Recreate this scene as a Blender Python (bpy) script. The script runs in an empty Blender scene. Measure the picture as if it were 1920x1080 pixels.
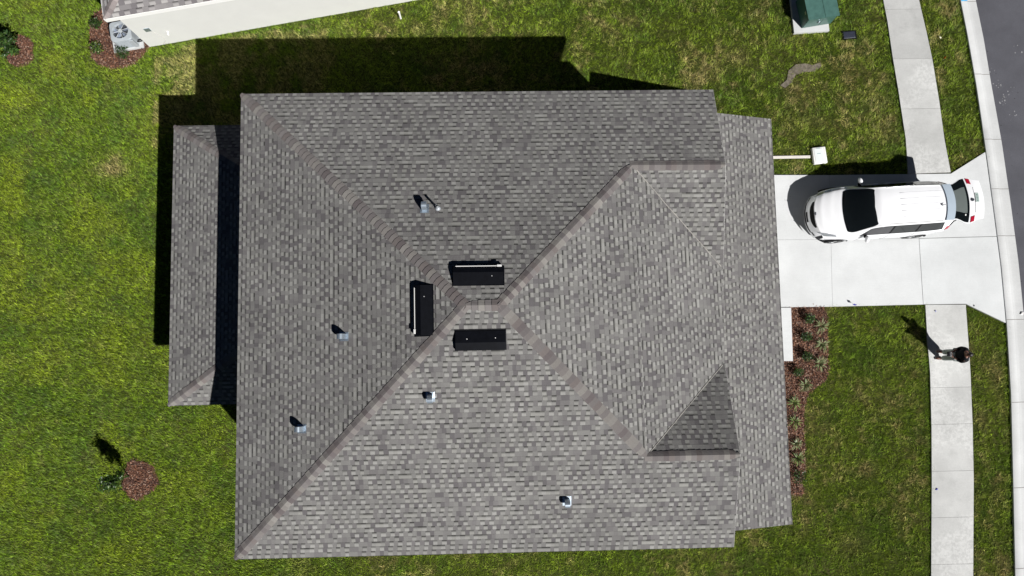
import bpy, bmesh, math, random
import numpy as np
from mathutils import Vector, Matrix
random.seed(7); rng = np.random.default_rng(7)
scene = bpy.context.scene
C = scene.collection
R_ = math.radians

# ------------------------------------------------------------------ camera
F_PX, RX, RY, YAW, CAM_H = 1364.87, 0.102932, -0.012643, -0.0203, 26.0
cam_d = bpy.data.cameras.new("drone_camera"); cam = bpy.data.objects.new("drone_camera", cam_d); C.objects.link(cam)
cam.location = (0, 0, CAM_H); cam.rotation_mode = 'XYZ'; cam.rotation_euler = (RX, RY, YAW)
cam_d.sensor_width = 36; cam_d.lens = 36 * F_PX / 1920; cam_d.clip_end = 2000; cam_d.clip_start = 0.1
scene.camera = cam
# ------------------------------------------------------------------ sky, sun, exposure
SUN = Vector((0.6645, -0.7655, 1.0)).normalized()
w = bpy.data.worlds.new("World"); scene.world = w; w.use_nodes = True
nt = w.node_tree; bg = nt.nodes['Background']; sky = nt.nodes.new('ShaderNodeTexSky')
sky.sky_type = 'NISHITA'; sky.sun_disc = False
sky.sun_elevation = math.asin(SUN.z); sky.sun_rotation = math.atan2(SUN.x, SUN.y)
sky.air_density = 0.12; sky.dust_density = 0.0; sky.ozone_density = 2.0
nt.links.new(sky.outputs[0], bg.inputs[0]); bg.inputs[1].default_value = 0.05
sd = bpy.data.lights.new("sun", 'SUN'); sd.energy = 5.0; sd.angle = R_(0.53); sd.color = (1.0, 0.975, 0.945)
so = bpy.data.objects.new("sun", sd); C.objects.link(so); so.location = (20, -24, 40)
so.rotation_euler = SUN.to_track_quat('Z', 'Y').to_euler()
scene.view_settings.view_transform = 'Standard'; scene.view_settings.look = 'None'
scene.view_settings.exposure = 0.38; scene.view_settings.gamma = 1.0

_M = Matrix.Rotation(YAW, 3, 'Z') @ Matrix.Rotation(RY, 3, 'Y') @ Matrix.Rotation(RX, 3, 'X')
def G(u, v, z=0.0):
    """world point at height z surveyed from the photograph (1920x1080)"""
    d = _M @ Vector(((u - 960) / F_PX, (540 - v) / F_PX, -1.0)); t = (z - CAM_H) / d.z
    return Vector((d.x * t, d.y * t, z))
def G2(u, v, z=0.0):
    p = G(u, v, z); return (p.x, p.y)

# ------------------------------------------------------------------ helpers
def tag(o, label=None, cat=None, group=None, kind=None):
    if label: o['label'] = label
    if cat: o['category'] = cat
    if group: o['group'] = group
    if kind: o['kind'] = kind
    return o
def empty(name, loc=(0, 0, 0), rz=0.0):
    o = bpy.data.objects.new(name, None); C.objects.link(o); o.location = loc; o.rotation_euler = (0, 0, rz)
    o.empty_display_size = 0.2
    return o
def mesh_obj(name, verts, faces, mat=None, parent=None, uvs=None, smooth=False, cols=None, mats=None, mi=None):
    me = bpy.data.meshes.new(name); me.from_pydata([tuple(v) for v in verts], [], faces); me.update()
    if uvs is not None:
        ul = me.uv_layers.new(name="UVMap"); flat = [c for f in uvs for uv in f for c in uv]; ul.data.foreach_set('uv', flat)
    if cols is not None:
        at = me.attributes.new('tone', 'FLOAT_COLOR', 'FACE'); at.data.foreach_set('color', [c for k in cols for c in (k[0], k[1], k[2], 1.0)])
    if mats:
        for m in mats: me.materials.append(m)
        if mi: me.polygons.foreach_set('material_index', mi)
    elif mat: me.materials.append(mat)
    if smooth: me.polygons.foreach_set('use_smooth', [True] * len(me.polygons))
    o = bpy.data.objects.new(name, me); C.objects.link(o)
    if parent: o.parent = parent
    return o
class MB:
    def __init__(s): s.v = []; s.f = []; s.c = []
    def add(s, vs, fs, col=None):
        n = len(s.v); s.v += [tuple(v) for v in vs]; s.f += [tuple(i + n for i in f) for f in fs]
        s.c += [col or (1, 1, 1)] * len(fs); return s
    def box(s, c, d, M=None, bev=0.0, col=None):
        bm = bmesh.new(); bmesh.ops.create_cube(bm, size=1.0)
        bmesh.ops.scale(bm, vec=d, verts=bm.verts)
        if bev: bmesh.ops.bevel(bm, geom=list(bm.edges), offset=bev, segments=2, affect='EDGES', profile=0.5)
        bmesh.ops.translate(bm, vec=c, verts=bm.verts)
        if M is not None: bmesh.ops.transform(bm, matrix=M, verts=bm.verts)
        bm.verts.index_update()
        s.add([v.co[:] for v in bm.verts], [tuple(v.index for v in f.verts) for f in bm.faces], col); bm.free(); return s
    def tube(s, pts, r, n=10, cap=True, col=None):
        pts = [Vector(p) for p in pts]; rs = r if isinstance(r, (list, tuple)) else [r] * len(pts)
        V = []; Fc = []
        for i, p in enumerate(pts):
            t = (pts[min(i + 1, len(pts) - 1)] - pts[max(i - 1, 0)]).normalized()
            a = t.orthogonal().normalized() if i == 0 else (a - t * a.dot(t)).normalized()
            b = t.cross(a)
            for k in range(n):
                an = 2 * math.pi * k / n; V.append(p + (a * math.cos(an) + b * math.sin(an)) * rs[i])
        for i in range(len(pts) - 1):
            for k in range(n):
                k2 = (k + 1) % n; Fc.append((i * n + k, i * n + k2, (i + 1) * n + k2, (i + 1) * n + k))
        if cap: Fc += [tuple(reversed(range(n))), tuple(range((len(pts) - 1) * n, len(pts) * n))]
        return s.add(V, Fc, col)
    def disc(s, c, r, z=0, n=24, col=None):
        return s.add([(c[0] + r * math.cos(2 * math.pi * k / n), c[1] + r * math.sin(2 * math.pi * k / n), c[2]) for k in range(n)], [tuple(range(n))], col)
    def prism(s, poly, z0, z1, col=None):
        n = len(poly); V = [(p[0], p[1], z0) for p in poly] + [(p[0], p[1], z1) for p in poly]
        area = sum(poly[i][0] * poly[(i + 1) % n][1] - poly[(i + 1) % n][0] * poly[i][1] for i in range(n))
        up = tuple(range(n, 2 * n)); dn = tuple(reversed(range(n)))
        sides = [(i, (i + 1) % n, n + (i + 1) % n, n + i) for i in range(n)]
        if area < 0: up = tuple(reversed(up)); dn = tuple(reversed(dn)); sides = [tuple(reversed(q)) for q in sides]
        return s.add(V, [up, dn] + sides, col)
    def build(s, name, mat, parent=None, smooth=False, tone=False):
        return mesh_obj(name, s.v, s.f, mat, parent, smooth=smooth, cols=s.c if tone else None)
def autosmooth(o, ang=35):
    me = o.data; me.polygons.foreach_set('use_smooth', [True] * len(me.polygons))
    try: me.set_sharp_from_angle(angle=R_(ang))
    except Exception: pass
    return o

# ------------------------------------------------------------------ materials
class N:
    def __init__(s, name):
        s.m = bpy.data.materials.new(name); s.m.use_nodes = True; s.t = s.m.node_tree; s.p = s.t.nodes['Principled BSDF']
    def n(s, t, **k):
        x = s.t.nodes.new(t)
        for a, b in k.items(): setattr(x, a, b)
        return x
    def set(s, sock, v):
        if hasattr(v, 'default_value') and hasattr(v, 'is_linked') or isinstance(v, bpy.types.NodeSocket): s.t.links.new(v, sock)
        else: sock.default_value = v
    def math(s, op, a, b=0.0, c=None):
        x = s.n('ShaderNodeMath', operation=op); s.set(x.inputs[0], a); s.set(x.inputs[1], b)
        if c is not None: s.set(x.inputs[2], c)
        return x.outputs[0]
    def mix(s, f, a, b, bt='MIX'):
        x = s.n('ShaderNodeMix', data_type='RGBA', blend_type=bt); s.set(x.inputs[0], f)
        s.set(x.inputs[6], a if not isinstance(a, tuple) else (*a, 1) if len(a) == 3 else a); s.set(x.inputs[7], b if not isinstance(b, tuple) else (*b, 1) if len(b) == 3 else b)
        return x.outputs[2]
    def noise(s, scale, vec=None, detail=4, rough=.55, dim='3D'):
        x = s.n('ShaderNodeTexNoise', noise_dimensions=dim); x.inputs['Scale'].default_value = scale; x.inputs['Detail'].default_value = detail; x.inputs['Roughness'].default_value = rough
        if vec is not None: s.t.links.new(vec, x.inputs['Vector'])
        return x.outputs[0]
    def ramp(s, f, stops, interp='LINEAR'):
        x = s.n('ShaderNodeValToRGB'); x.color_ramp.interpolation = interp; e = x.color_ramp.elements
        while len(e) < len(stops): e.new(0.5)
        for i, (p, c) in enumerate(stops): e[i].position = p; e[i].color = (*c, 1) if len(c) == 3 else c
        s.set(x.inputs[0], f); return x.outputs[0]
    def mapr(s, v, a, b, c, d):
        x = s.n('ShaderNodeMapRange'); s.set(x.inputs[0], v)
        for i, k in enumerate((a, b, c, d)): x.inputs[i + 1].default_value = k
        return x.outputs[0]
    def pos(s): return s.n('ShaderNodeNewGeometry').outputs['Position']
    def comb(s, x, y, z=0.0):
        k = s.n('ShaderNodeCombineXYZ'); s.set(k.inputs[0], x); s.set(k.inputs[1], y); s.set(k.inputs[2], z); return k.outputs[0]
    def bump(s, h, dist, strength=1.0):
        x = s.n('ShaderNodeBump'); x.inputs['Strength'].default_value = strength; x.inputs['Distance'].default_value = dist
        s.set(x.inputs['Height'], h); s.t.links.new(x.outputs[0], s.p.inputs['Normal'])
    def out(s, col=None, rough=.6, spec=.5, metal=0.0, coat=0.0):
        if col is not None:
            if isinstance(col, tuple): s.p.inputs['Base Color'].default_value = (*col, 1) if len(col) == 3 else col
            else: s.t.links.new(col, s.p.inputs['Base Color'])
        s.set(s.p.inputs['Roughness'], rough); s.p.inputs['Specular IOR Level'].default_value = spec; s.p.inputs['Metallic'].default_value = metal
        s.p.inputs['Coat Weight'].default_value = coat; s.p.inputs['Coat Roughness'].default_value = .04
        return s.m
def simple(name, col, rough=.6, spec=.5, metal=0.0, coat=0.0, var=.12, scale=6.0):
    a = N(name); p = a.pos(); f = a.noise(scale, p, 5, .6)
    k = a.mapr(f, .25, .75, 1 - var, 1 + var)
    c = a.mix(1.0, tuple(col), a.comb(k, k, k), 'MULTIPLY')
    return a.out(c, rough, spec, metal, coat)

def shingle(name, tones, warm=1.0, grad=0.92, exp=0.14, wid=0.118):
    a = N(name); uv = a.n('ShaderNodeUVMap').outputs[0]; sp = a.n('ShaderNodeSeparateXYZ'); a.t.links.new(uv, sp.inputs[0]); u, v = sp.outputs[0], sp.outputs[1]
    # tiny waviness of the courses
    vr = a.math('DIVIDE', v, exp); row = a.math('FLOOR', vr); fv = a.math('FRACT', vr)
    wn = a.n('ShaderNodeTexWhiteNoise', noise_dimensions='1D'); a.set(wn.inputs['W'], row)
    u2 = a.math('ADD', u, a.math('MULTIPLY', wn.outputs['Value'], 9.37))
    wob = a.noise(1.0, a.comb(a.math('MULTIPLY', u2, 4.0), a.math('MULTIPLY', row, 13.7)), 1, .5)
    u3 = a.math('ADD', u2, a.math('MULTIPLY', a.math('SUBTRACT', wob, .5), .085))
    cell = a.math('FLOOR', a.math('DIVIDE', u3, wid)); fu = a.math('FRACT', a.math('DIVIDE', u3, wid))
    w2 = a.n('ShaderNodeTexWhiteNoise', noise_dimensions='2D'); a.set(w2.inputs['Vector'], a.comb(cell, row)); rnd = w2.outputs['Value']
    w3 = a.n('ShaderNodeTexWhiteNoise', noise_dimensions='2D'); a.set(w3.inputs['Vector'], a.comb(a.math('ADD', cell, 311.3), a.math('ADD', row, 7.7))); rnd2 = w3.outputs['Value']
    w4 = a.n('ShaderNodeTexWhiteNoise', noise_dimensions='2D'); a.set(w4.inputs['Vector'], a.comb(a.math('ADD', cell, 77.7), a.math('ADD', row, 51.1)))
    par = a.math('MODULO', a.math('ADD', cell, 4000.0), 2.0)
    tab = a.math('MAXIMUM', a.math('MULTIPLY', par, a.math('GREATER_THAN', rnd2, .17)), a.math('GREATER_THAN', rnd2, .94))
    hi_t = a.ramp(w4.outputs['Value'], [(0.0, tones[2][1]), (.25, tones[3][1]), (.66, tones[4][1])], 'CONSTANT'); lo_t = a.ramp(rnd, [(0.0, tones[0][1]), (.20, tones[1][1]), (.48, tuple(.55 * a_ + .45 * b_ for a_, b_ in zip(tones[1][1], tones[2][1]))), (.76, tuple(.25 * a_ + .75 * b_ for a_, b_ in zip(tones[1][1], tones[2][1])))], 'CONSTANT')
    tone = a.mix(tab, lo_t, hi_t)
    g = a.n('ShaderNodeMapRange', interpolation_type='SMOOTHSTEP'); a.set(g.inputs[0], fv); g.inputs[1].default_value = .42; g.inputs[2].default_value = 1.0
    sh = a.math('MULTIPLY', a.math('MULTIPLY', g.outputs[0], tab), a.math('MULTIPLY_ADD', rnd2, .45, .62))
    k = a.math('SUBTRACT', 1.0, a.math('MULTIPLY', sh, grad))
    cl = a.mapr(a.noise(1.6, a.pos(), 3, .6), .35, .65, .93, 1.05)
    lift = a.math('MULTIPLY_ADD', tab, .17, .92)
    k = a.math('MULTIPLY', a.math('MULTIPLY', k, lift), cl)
    p = a.pos(); lo = a.mapr(a.noise(.35, p, 4, .6), .3, .7, .92, 1.08); hi = a.mapr(a.noise(55, p, 3, .8), .25, .75, .84, 1.16)
    k = a.math('MULTIPLY', k, a.math('MULTIPLY', lo, hi))
    # streaks running down the slope
    butt_shadow = a.math('MULTIPLY', a.math('GREATER_THAN', fv, .90), a.math('SUBTRACT', 1.0, tab)); k = a.math('MULTIPLY', k, a.math('MULTIPLY_ADD', butt_shadow, -.12, 1.0))  # thin line below each upper butt, its shadow painted into the tone
    st = a.mapr(a.noise(1.0, a.comb(a.math('MULTIPLY', u, 1.1), a.math('MULTIPLY', v, .12)), 4, .6), .3, .7, .94, 1.06)
    k = a.math('MULTIPLY', k, st)
    c = a.mix(1.0, tone, a.comb(k, k, a.math('MULTIPLY', k, warm)), 'MULTIPLY')
    h = a.math('ADD', a.math('MULTIPLY', a.math('SUBTRACT', 1.0, fv), .6), a.math('MULTIPLY', tab, .6))
    h = a.math('ADD', h, a.math('MULTIPLY', a.noise(90, p, 2, .7), .35))
    a.bump(h, .012, .9)
    return a.out(c, .92, .25)
TONES = [(0.0, (.112, .106, .109)), (.22, (.146, .140, .140)), (.46, (.186, .184, .176)), (.66, (.206, .204, .192)), (.85, (.228, .226, .216))]
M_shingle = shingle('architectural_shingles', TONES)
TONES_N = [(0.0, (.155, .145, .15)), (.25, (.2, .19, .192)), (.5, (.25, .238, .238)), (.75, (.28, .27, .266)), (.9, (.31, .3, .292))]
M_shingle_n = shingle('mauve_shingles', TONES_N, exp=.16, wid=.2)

def attr_mat(name, rough=.9, spec=.25, gran=55, amp=.15, trans=0.0):
    a = N(name); at = a.n('ShaderNodeAttribute', attribute_name='tone'); k = a.mapr(a.noise(gran, a.pos(), 3, .7), .25, .75, 1 - amp, 1 + amp)
    c = a.mix(1.0, at.outputs[0], a.comb(k, k, k), 'MULTIPLY'); a.out(c, rough, spec)
    if trans:
        tr = a.n('ShaderNodeBsdfTranslucent'); a.t.links.new(c, tr.inputs[0]); mx = a.n('ShaderNodeMixShader'); mx.inputs[0].default_value = trans
        a.t.links.new(a.p.outputs[0], mx.inputs[1]); a.t.links.new(tr.outputs[0], mx.inputs[2]); a.t.links.new(mx.outputs[0], a.t.nodes['Material Output'].inputs[0])
    return a.m
M_cap = attr_mat('ridge_cap_shingles')
M_valley = simple('valley_flashing', (.27, .26, .24), .9, .2, var=.3, scale=8)
M_grass = attr_mat('grass_blades', .55, .35, 3, .05, .28)
M_chip = attr_mat('bark_chips', .85, .3, 30, .2)
M_leaf = attr_mat('leaves', .35, .5, 10, .1, .2)

def concrete(name, base, stain=.10, fine=.05, mott=0.0):
    a = N(name); p = a.pos()
    k = a.mapr(a.noise(.7, p, 6, .62), .3, .7, 1 - stain, 1 + stain * .6)
    k = a.math('MULTIPLY', k, a.mapr(a.noise(26, p, 4, .7), .25, .75, 1 - fine, 1 + fine))
    sp = a.n('ShaderNodeSeparateXYZ'); a.t.links.new(p, sp.inputs[0])
    br = a.noise(1.0, a.comb(a.math('MULTIPLY', sp.outputs[0], 2.0), a.math('MULTIPLY', sp.outputs[1], 45.0)), 3, .6)
    k = a.math('MULTIPLY', k, a.mapr(br, .3, .7, .975, 1.025))
    # small dirty scuffs
    sc = a.math('MULTIPLY', a.math('GREATER_THAN', a.noise(5.5, p, 5, .7), .66), .16)
    msk = a.mapr(a.noise(.45, p, 2, .5), .52, .62, 0, 1)
    k = a.math('MULTIPLY', k, a.math('SUBTRACT', 1.0, a.math('MULTIPLY', sc, msk)))
    if mott:
        mk = a.math('MULTIPLY', a.mapr(a.noise(10, p, 5, .7), .46, .54, 0, 1), a.mapr(a.noise(.55, p, 2, .5), .46, .56, 0, 1))
        k = a.math('MULTIPLY', k, a.math('MULTIPLY_ADD', mk, mott, 1.0 - mott * .35))
        st2 = a.mapr(a.noise(2.2, p, 4, .6), .55, .70, 0, 1); k = a.math('MULTIPLY', k, a.math('MULTIPLY_ADD', st2, -.10, 1.0))
    at = a.n('ShaderNodeAttribute', attribute_name='tone')
    c = a.mix(1.0, tuple(base), a.comb(k, k, k), 'MULTIPLY'); c = a.mix(1.0, c, at.outputs[0], 'MULTIPLY')
    a.bump(a.noise(60, p, 3, .7), .003, .5)
    return a.out(c, .85, .3)
M_conc = concrete('broom_finished_concrete', (.555, .57, .575))
M_walk = concrete('weathered_concrete', (.50, .505, .50), .16, .08, .15)
M_curb = concrete('curb_concrete', (.52, .53, .53), .14, .06)

def asphalt():
    a = N('asphalt'); p = a.pos()
    k = a.mapr(a.noise(.9, p, 5, .65), .3, .7, .85, 1.15); k = a.math('MULTIPLY', k, a.mapr(a.noise(45, p, 4, .8), .25, .75, .65, 1.35))
    c = a.mix(1.0, (.078, .079, .092), a.comb(k, k, k), 'MULTIPLY')
    v = a.n('ShaderNodeTexVoronoi'); v.inputs['Scale'].default_value = 4.5; a.t.links.new(p, v.inputs['Vector'])
    dot = a.math('LESS_THAN', v.outputs['Distance'], .085); keep = a.math('GREATER_THAN', a.noise(1.7, p, 2, .5), .55)
    c = a.mix(a.math('MULTIPLY', dot, keep), c, (.02, .02, .022))
    scr = a.math('MULTIPLY', a.math('GREATER_THAN', a.noise(9, p, 5, .75), .60), a.mapr(a.noise(.8, a.n('ShaderNodeVectorMath', operation='ADD').outputs[0], 1), .5, .6, 0, .0))
    a.bump(a.noise(70, p, 3, .8), .006, .8)
    return a.out(c, .88, .3)
M_asph = asphalt()

def soil():
    a = N('lawn_soil'); p = a.pos(); f = a.noise(.5, p, 5, .6)
    c = a.ramp(f, [(.3, (.030, .050, .008)), (.55, (.048, .058, .014)), (.75, (.070, .062, .026))])
    k = a.mapr(a.noise(30, p, 4, .75), .25, .75, .5, 1.5); c = a.mix(1.0, c, a.comb(k, k, k), 'MULTIPLY')
    a.bump(a.noise(25, p, 4, .8), .03, 1.0); return a.out(c, .95, .1)
M_soil = soil()
def mulch():
    a = N('bark_mulch'); p = a.pos(); f = a.noise(28, p, 4, .8)
    c = a.ramp(f, [(.3, (.030, .014, .010)), (.5, (.10, .045, .030)), (.7, (.20, .10, .07))])
    a.bump(f, .03, 1.0); return a.out(c, .95, .15)
M_mulch = mulch()
M_dirt = simple('bare_sandy_dirt', (.15, .13, .105), .95, .1, var=.55, scale=9)
M_white = simple('white_trim_paint', (.80, .80, .78), .45, var=.03)
M_drip = simple('weathered_drip_edge', (.55, .54, .53), .5, var=.5, scale=1.3)
M_stucco = simple('cream_stucco', (.61, .615, .59), .9, .2, var=.03, scale=2)
M_stucco2 = simple('pale_grey_stucco', (.55, .54, .52), .9, .2, var=.04)
M_black = simple('black_powder_coat', (.0035, .004, .006), .42, .12, var=.3, scale=9)
M_galv = simple('galvanised_steel', (.50, .58, .66), .35, .5, .8, var=.15, scale=14)
M_alu = simple('bright_metal', (.75, .75, .74), .3, .5, .4, var=.05)
M_lead = simple('grey_pipe', (.42, .45, .48), .5, .5, .3, var=.1)
M_pvc = simple('white_pvc', (.80, .80, .78), .4, var=.04)
M_green = simple('green_enamel', (.055, .125, .108), .38, .5, 0, .2, var=.22, scale=5)
M_dgreen = simple('green_enamel_cabinet', (.058, .14, .12), .4, var=.2)  # cabinet green, slightly lighter than the lid and doors
M_ac = simple('grey_enamel_steel', (.44, .48, .51), .45, .5, .2, var=.06)
M_acd = simple('dark_fan_well', (.045, .05, .06), .6, var=.2)
M_blade = simple('fan_blade_metal', (.33, .38, .48), .35, .5, .5, var=.1)
M_navy = simple('dark_plastic_lid', (.020, .024, .040), .5, var=.3, scale=12)
M_paint = simple('white_car_paint', (.80, .81, .83), .22, .5, 0, .7, var=.01)
M_gap = simple('black_rubber', (.006, .006, .007), .6, .12, var=.1)
M_glass = simple('tinted_glass', (.006, .008, .009), .04, .5, 0, 0, var=.1)
M_glass2 = simple('side_glass', (.045, .045, .05), .08, .5, 0, 0, var=.1)
M_glass3 = simple('rear_screen_glass', (.135, .155, .150), .25, .5, 0, 0, var=.05)
M_spoil = simple('spoiler_sky_reflection', (.44, .52, .60), .25, .5, 0, .5, var=.02)  # blue-grey colour holds the sky's reflection on the spoiler
M_red = simple('red_lamp_lens', (.36, .01, .03), .15, .5, 0, .5, var=.15, scale=20)
M_lamp = simple('clear_lamp_lens', (.30, .32, .34), .12, .5, .3, .5, var=.3, scale=16)
M_tyre = simple('tyre_rubber', (.02, .02, .021), .8, var=.15)
M_rim = simple('alloy_rim', (.55, .56, .57), .3, .5, .8, var=.05)
M_plate = simple('number_plate', (.36, .44, .41), .4, var=.05)
M_ink = simple('dark_ink', (.10, .15, .15), .5, var=.05)
M_inkb = simple('grey_green_print', (.25, .36, .38), .5, var=.05)
M_skin = simple('skin', (.19, .095, .065), .5, var=.06)
M_hair = simple('dark_hair', (.012, .009, .008), .5, var=.3, scale=40)
M_shirt = simple('black_knit', (.010, .011, .014), .85, .2, var=.2, scale=20)
M_trous = simple('grey_cotton', (.33, .36, .35), .9, .2, var=.12, scale=20)
M_shoe = simple('brown_leather', (.13, .065, .045), .5, var=.1)
M_sole = simple('light_sole', (.5, .49, .47), .7)
M_bark = simple('bark', (.09, .065, .045), .9, var=.3, scale=20)
M_blue = simple('blue_flag_plastic', (.06, .06, .36), .5, var=.1)
M_orange = simple('orange_flag_plastic', (.65, .13, .02), .5, var=.2, scale=30)
M_bpaint = simple('blue_marking_paint', (.10, .42, .72), .6, var=.2, scale=14)

# ------------------------------------------------------------------ ground layout
H_LAWN = 0.0; H_CONC = 0.05
ground = MB().add([(-300, -300, -.02), (300, -300, -.02), (300, 300, -.02), (-300, 300, -.02)], [(0, 1, 2, 3)]).build('lawn', M_soil); tag(ground, kind='structure')

def line_ext(pts, k=60.0):
    pts = [Vector((*p, 0)) for p in pts]
    a = pts[0] + (pts[0] - pts[1]).normalized() * k; b = pts[-1] + (pts[-1] - pts[-2]).normalized() * k
    return [a] + pts + [b]
curb_in = line_ext([G2(*p, .08) for p in ((1801, 0), (1814, 65), (1831, 162), (1849, 283), (1863, 385), (1878, 500), (1888, 607), (1896, 740), (1900, 900), (1904, 1080))])
curb_out = line_ext([G2(*p, .02) for p in ((1829, 0), (1844, 73), (1858, 157), (1878, 268), (1895, 385), (1909, 490), (1920, 600), (1929, 740), (1935, 900), (1938, 1080))])
def resample(pl, ys):
    out = []
    for y in ys:
        for a, b in zip(pl[:-1], pl[1:]):
            if (a.y - y) * (b.y - y) <= 0 and abs(a.y - b.y) > 1e-9:
                t = (y - a.y) / (b.y - a.y); out.append(a.lerp(b, t)); break
    return out
ys = list(np.linspace(42, 14, 12)) + list(np.linspace(13.6, -9, 76)) + list(np.linspace(-9.5, -40, 12))
cin = resample(curb_in, ys); cout = resample(curb_out, ys)
prof = [(0, -.1), (0.0, .075), (.02, .085), (.40, .075), (.52, .040), (.62, .028), (1.0, .034), (1.0, -.1)]
V = []; Fc = []; cols = []
JY = set()
last = 99
for i, (a, b) in enumerate(zip(cin, cout)):
    for t, z in prof: p = a.lerp(b, t); V.append((p.x, p.y, z))
n = len(prof)
for i in range(len(cin) - 1):
    for k in range(n - 1):
        Fc.append((i * n + k, (i + 1) * n + k, (i + 1) * n + k + 1, i * n + k + 1))
        base = .96 if k >= 3 else 1.06  # curb top lightened and gutter darkened in colour, after their slope shading
        s = 1.0
        cols.append((base * s, base * s, base * s))
curb = mesh_obj('curb', V, Fc, M_curb, cols=cols); tag(curb, kind='structure')
autosmooth(curb, 40)
# construction joints of the curb: thin recessed strips
jb = MB()
for v in (3, 140, 262, 355, 443, 600, 755, 915, 1066):
    y0 = G(1860, v).y; a = resample(curb_in, [y0])[0]; b = resample(curb_out, [y0])[0]
    d = Vector((0, .010, 0))
    pts = []
    for t, z in prof[2:7]: pts.append(a.lerp(b, t) + Vector((0, 0, z + .003)))
    jb.add([p - d for p in pts] + [p + d for p in pts], [(k, k + 1, k + 6, k + 5) for k in range(4)])
jo = jb.build('curb_joints', simple('joint_dirt', (.20, .19, .18), .9)); tag(jo, kind='structure')
# road
rd = []
for p in cout: rd.append((p.x, p.y, .0))
V = rd + [(p[0] + 60, p[1], .0) for p in rd]; m = len(rd)
road = mesh_obj('road', V, [(i, i + 1, m + i + 1, m + i) for i in range(m - 1)], M_asph); tag(road, kind='structure')
# flip normals up if needed
if road.data.polygons[0].normal.z < 0: road.data.flip_normals()
if curb.data.polygons[3].normal.z < 0: curb.data.flip_normals()

# driveway: slabs with joints between
def inset(poly, d):
    c = Vector((sum(p[0] for p in poly) / len(poly), sum(p[1] for p in poly) / len(poly)))
    out = []; n = len(poly)
    ar = sum(poly[i][0] * poly[(i + 1) % n][1] - poly[(i + 1) % n][0] * poly[i][1] for i in range(n)); sg = 1 if ar > 0 else -1
    for i in range(n):
        p0, p1, p2 = Vector(poly[i - 1]), Vector(poly[i]), Vector(poly[(i + 1) % n])
        e1 = (p1 - p0).normalized(); e2 = (p2 - p1).normalized(); n1 = Vector((-e1.y, e1.x)) * sg; n2 = Vector((-e2.y, e2.x)) * sg
        b = (n1 + n2); b = b / max(b.dot(n1), .2) if b.length > 1e-6 else n1
        out.append(tuple(p1 + b * d))
    return out
def PX(*pts): return [G2(u, v, H_CONC) for u, v in pts]
drv_slabs = [PX((1400, 328), (1555, 328), (1558, 449), (1400, 450)), PX((1555, 328), (1718, 326), (1723, 447), (1558, 449)),
             PX((1400, 450), (1558, 449), (1561, 575), (1400, 577)), PX((1558, 449), (1723, 447), (1731, 571), (1561, 575)),
             PX((1718, 326), (1783, 325), (1848, 284), (1872, 443), (1723, 447)),
             PX((1723, 447), (1872, 443), (1888, 607), (1815, 572), (1811, 570), (1731, 571))]
mb = MB()
for i, pl in enumerate(drv_slabs): mb.prism(inset(pl, .004 if i < 4 else .012), -.1, H_CONC, [(1, 1, 1), (.985, .985, .98), (1.0, 1, 1), (.99, .99, .99), (1.0, 1, 1), (.995, 1, 1)][i])
for pl in drv_slabs: mb.prism(inset(pl, .001), -.12, H_CONC - .012, (.42, .42, .41))
o = mb.build('driveway', M_conc, tone=True); tag(o, kind='structure')
drv_poly = PX((1400, 328), (1718, 326), (1783, 325), (1848, 284), (1872, 443), (1888, 607), (1815, 572), (1731, 571), (1400, 577))
# sidewalks
swl = PX((1640, -120), (1656, 0), (1664, 41), (1673.5, 106), (1684, 168), (1698, 260), (1703, 327))
swr = PX((1702, -120), (1723.6, 0), (1738, 62), (1748, 108), (1761.5, 190), (1771, 260), (1783, 323))
def at_frac(pl, y):
    for a, b in zip(pl[:-1], pl[1:]):
        if (a[1] - y) * (b[1] - y) <= 0: t = (y - a[1]) / (b[1] - a[1]); return (a[0] + (b[0] - a[0]) * t, y)
    return pl[-1] if abs(pl[-1][1] - y) < abs(pl[0][1] - y) else pl[0]
def walk(left, right, cuts, tones, name, gap=.006):
    mb = MB(); yt = [G2(1700, v, H_CONC)[1] for v in cuts]
    for i, (a, b) in enumerate(zip(yt[:-1], yt[1:])):
        L = [at_frac(left, a)] + [p for p in left if b + .05 < p[1] < a - .05] + [at_frac(left, b)]
        Rr = [at_frac(right, a)] + [p for p in right if b + .05 < p[1] < a - .05] + [at_frac(right, b)]
        poly = L + Rr[::-1]; t = tones[i % len(tones)]
        mb.prism(inset(poly, gap), -.1, H_CONC, (t, t, t * .99)); mb.prism(inset(poly, .001), -.12, H_CONC - .012, (.5, .49, .47))
    o = mb.build(name, M_walk, tone=True); tag(o, kind='structure'); return o
walk(swl, swr, (-118, -75, 17, 110, 204, 326), (.88, .9, .86, .98, .93), 'sidewalk')
swl2 = PX((1735, 571), (1739, 640), (1744, 700), (1746.5, 800), (1747, 900), (1746, 1080), (1744, 1200))
swr2 = PX((1811, 571), (1816, 640), (1820, 700), (1824, 800), (1826, 900), (1825, 1080), (1823, 1200))
walk(swl2, swr2, (572, 660, 728, 797, 885, 972, 1060, 1150, 1199), (1.03, 1.06, .98, .97, 1.0, .97, .98, 1.0), 'sidewalk', .004)
sw_polys = [swl + swr[::-1], swl2 + swr2[::-1]]
# front entry slab
o = MB().prism(PX((1440, 577), (1482.5, 577), (1486, 677), (1440, 677)), -.1, .09).build('front_walk', M_conc, tone=True); tag(o, kind='structure')
slab_poly = PX((1440, 577), (1483, 577), (1487, 677), (1440, 677))
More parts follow.
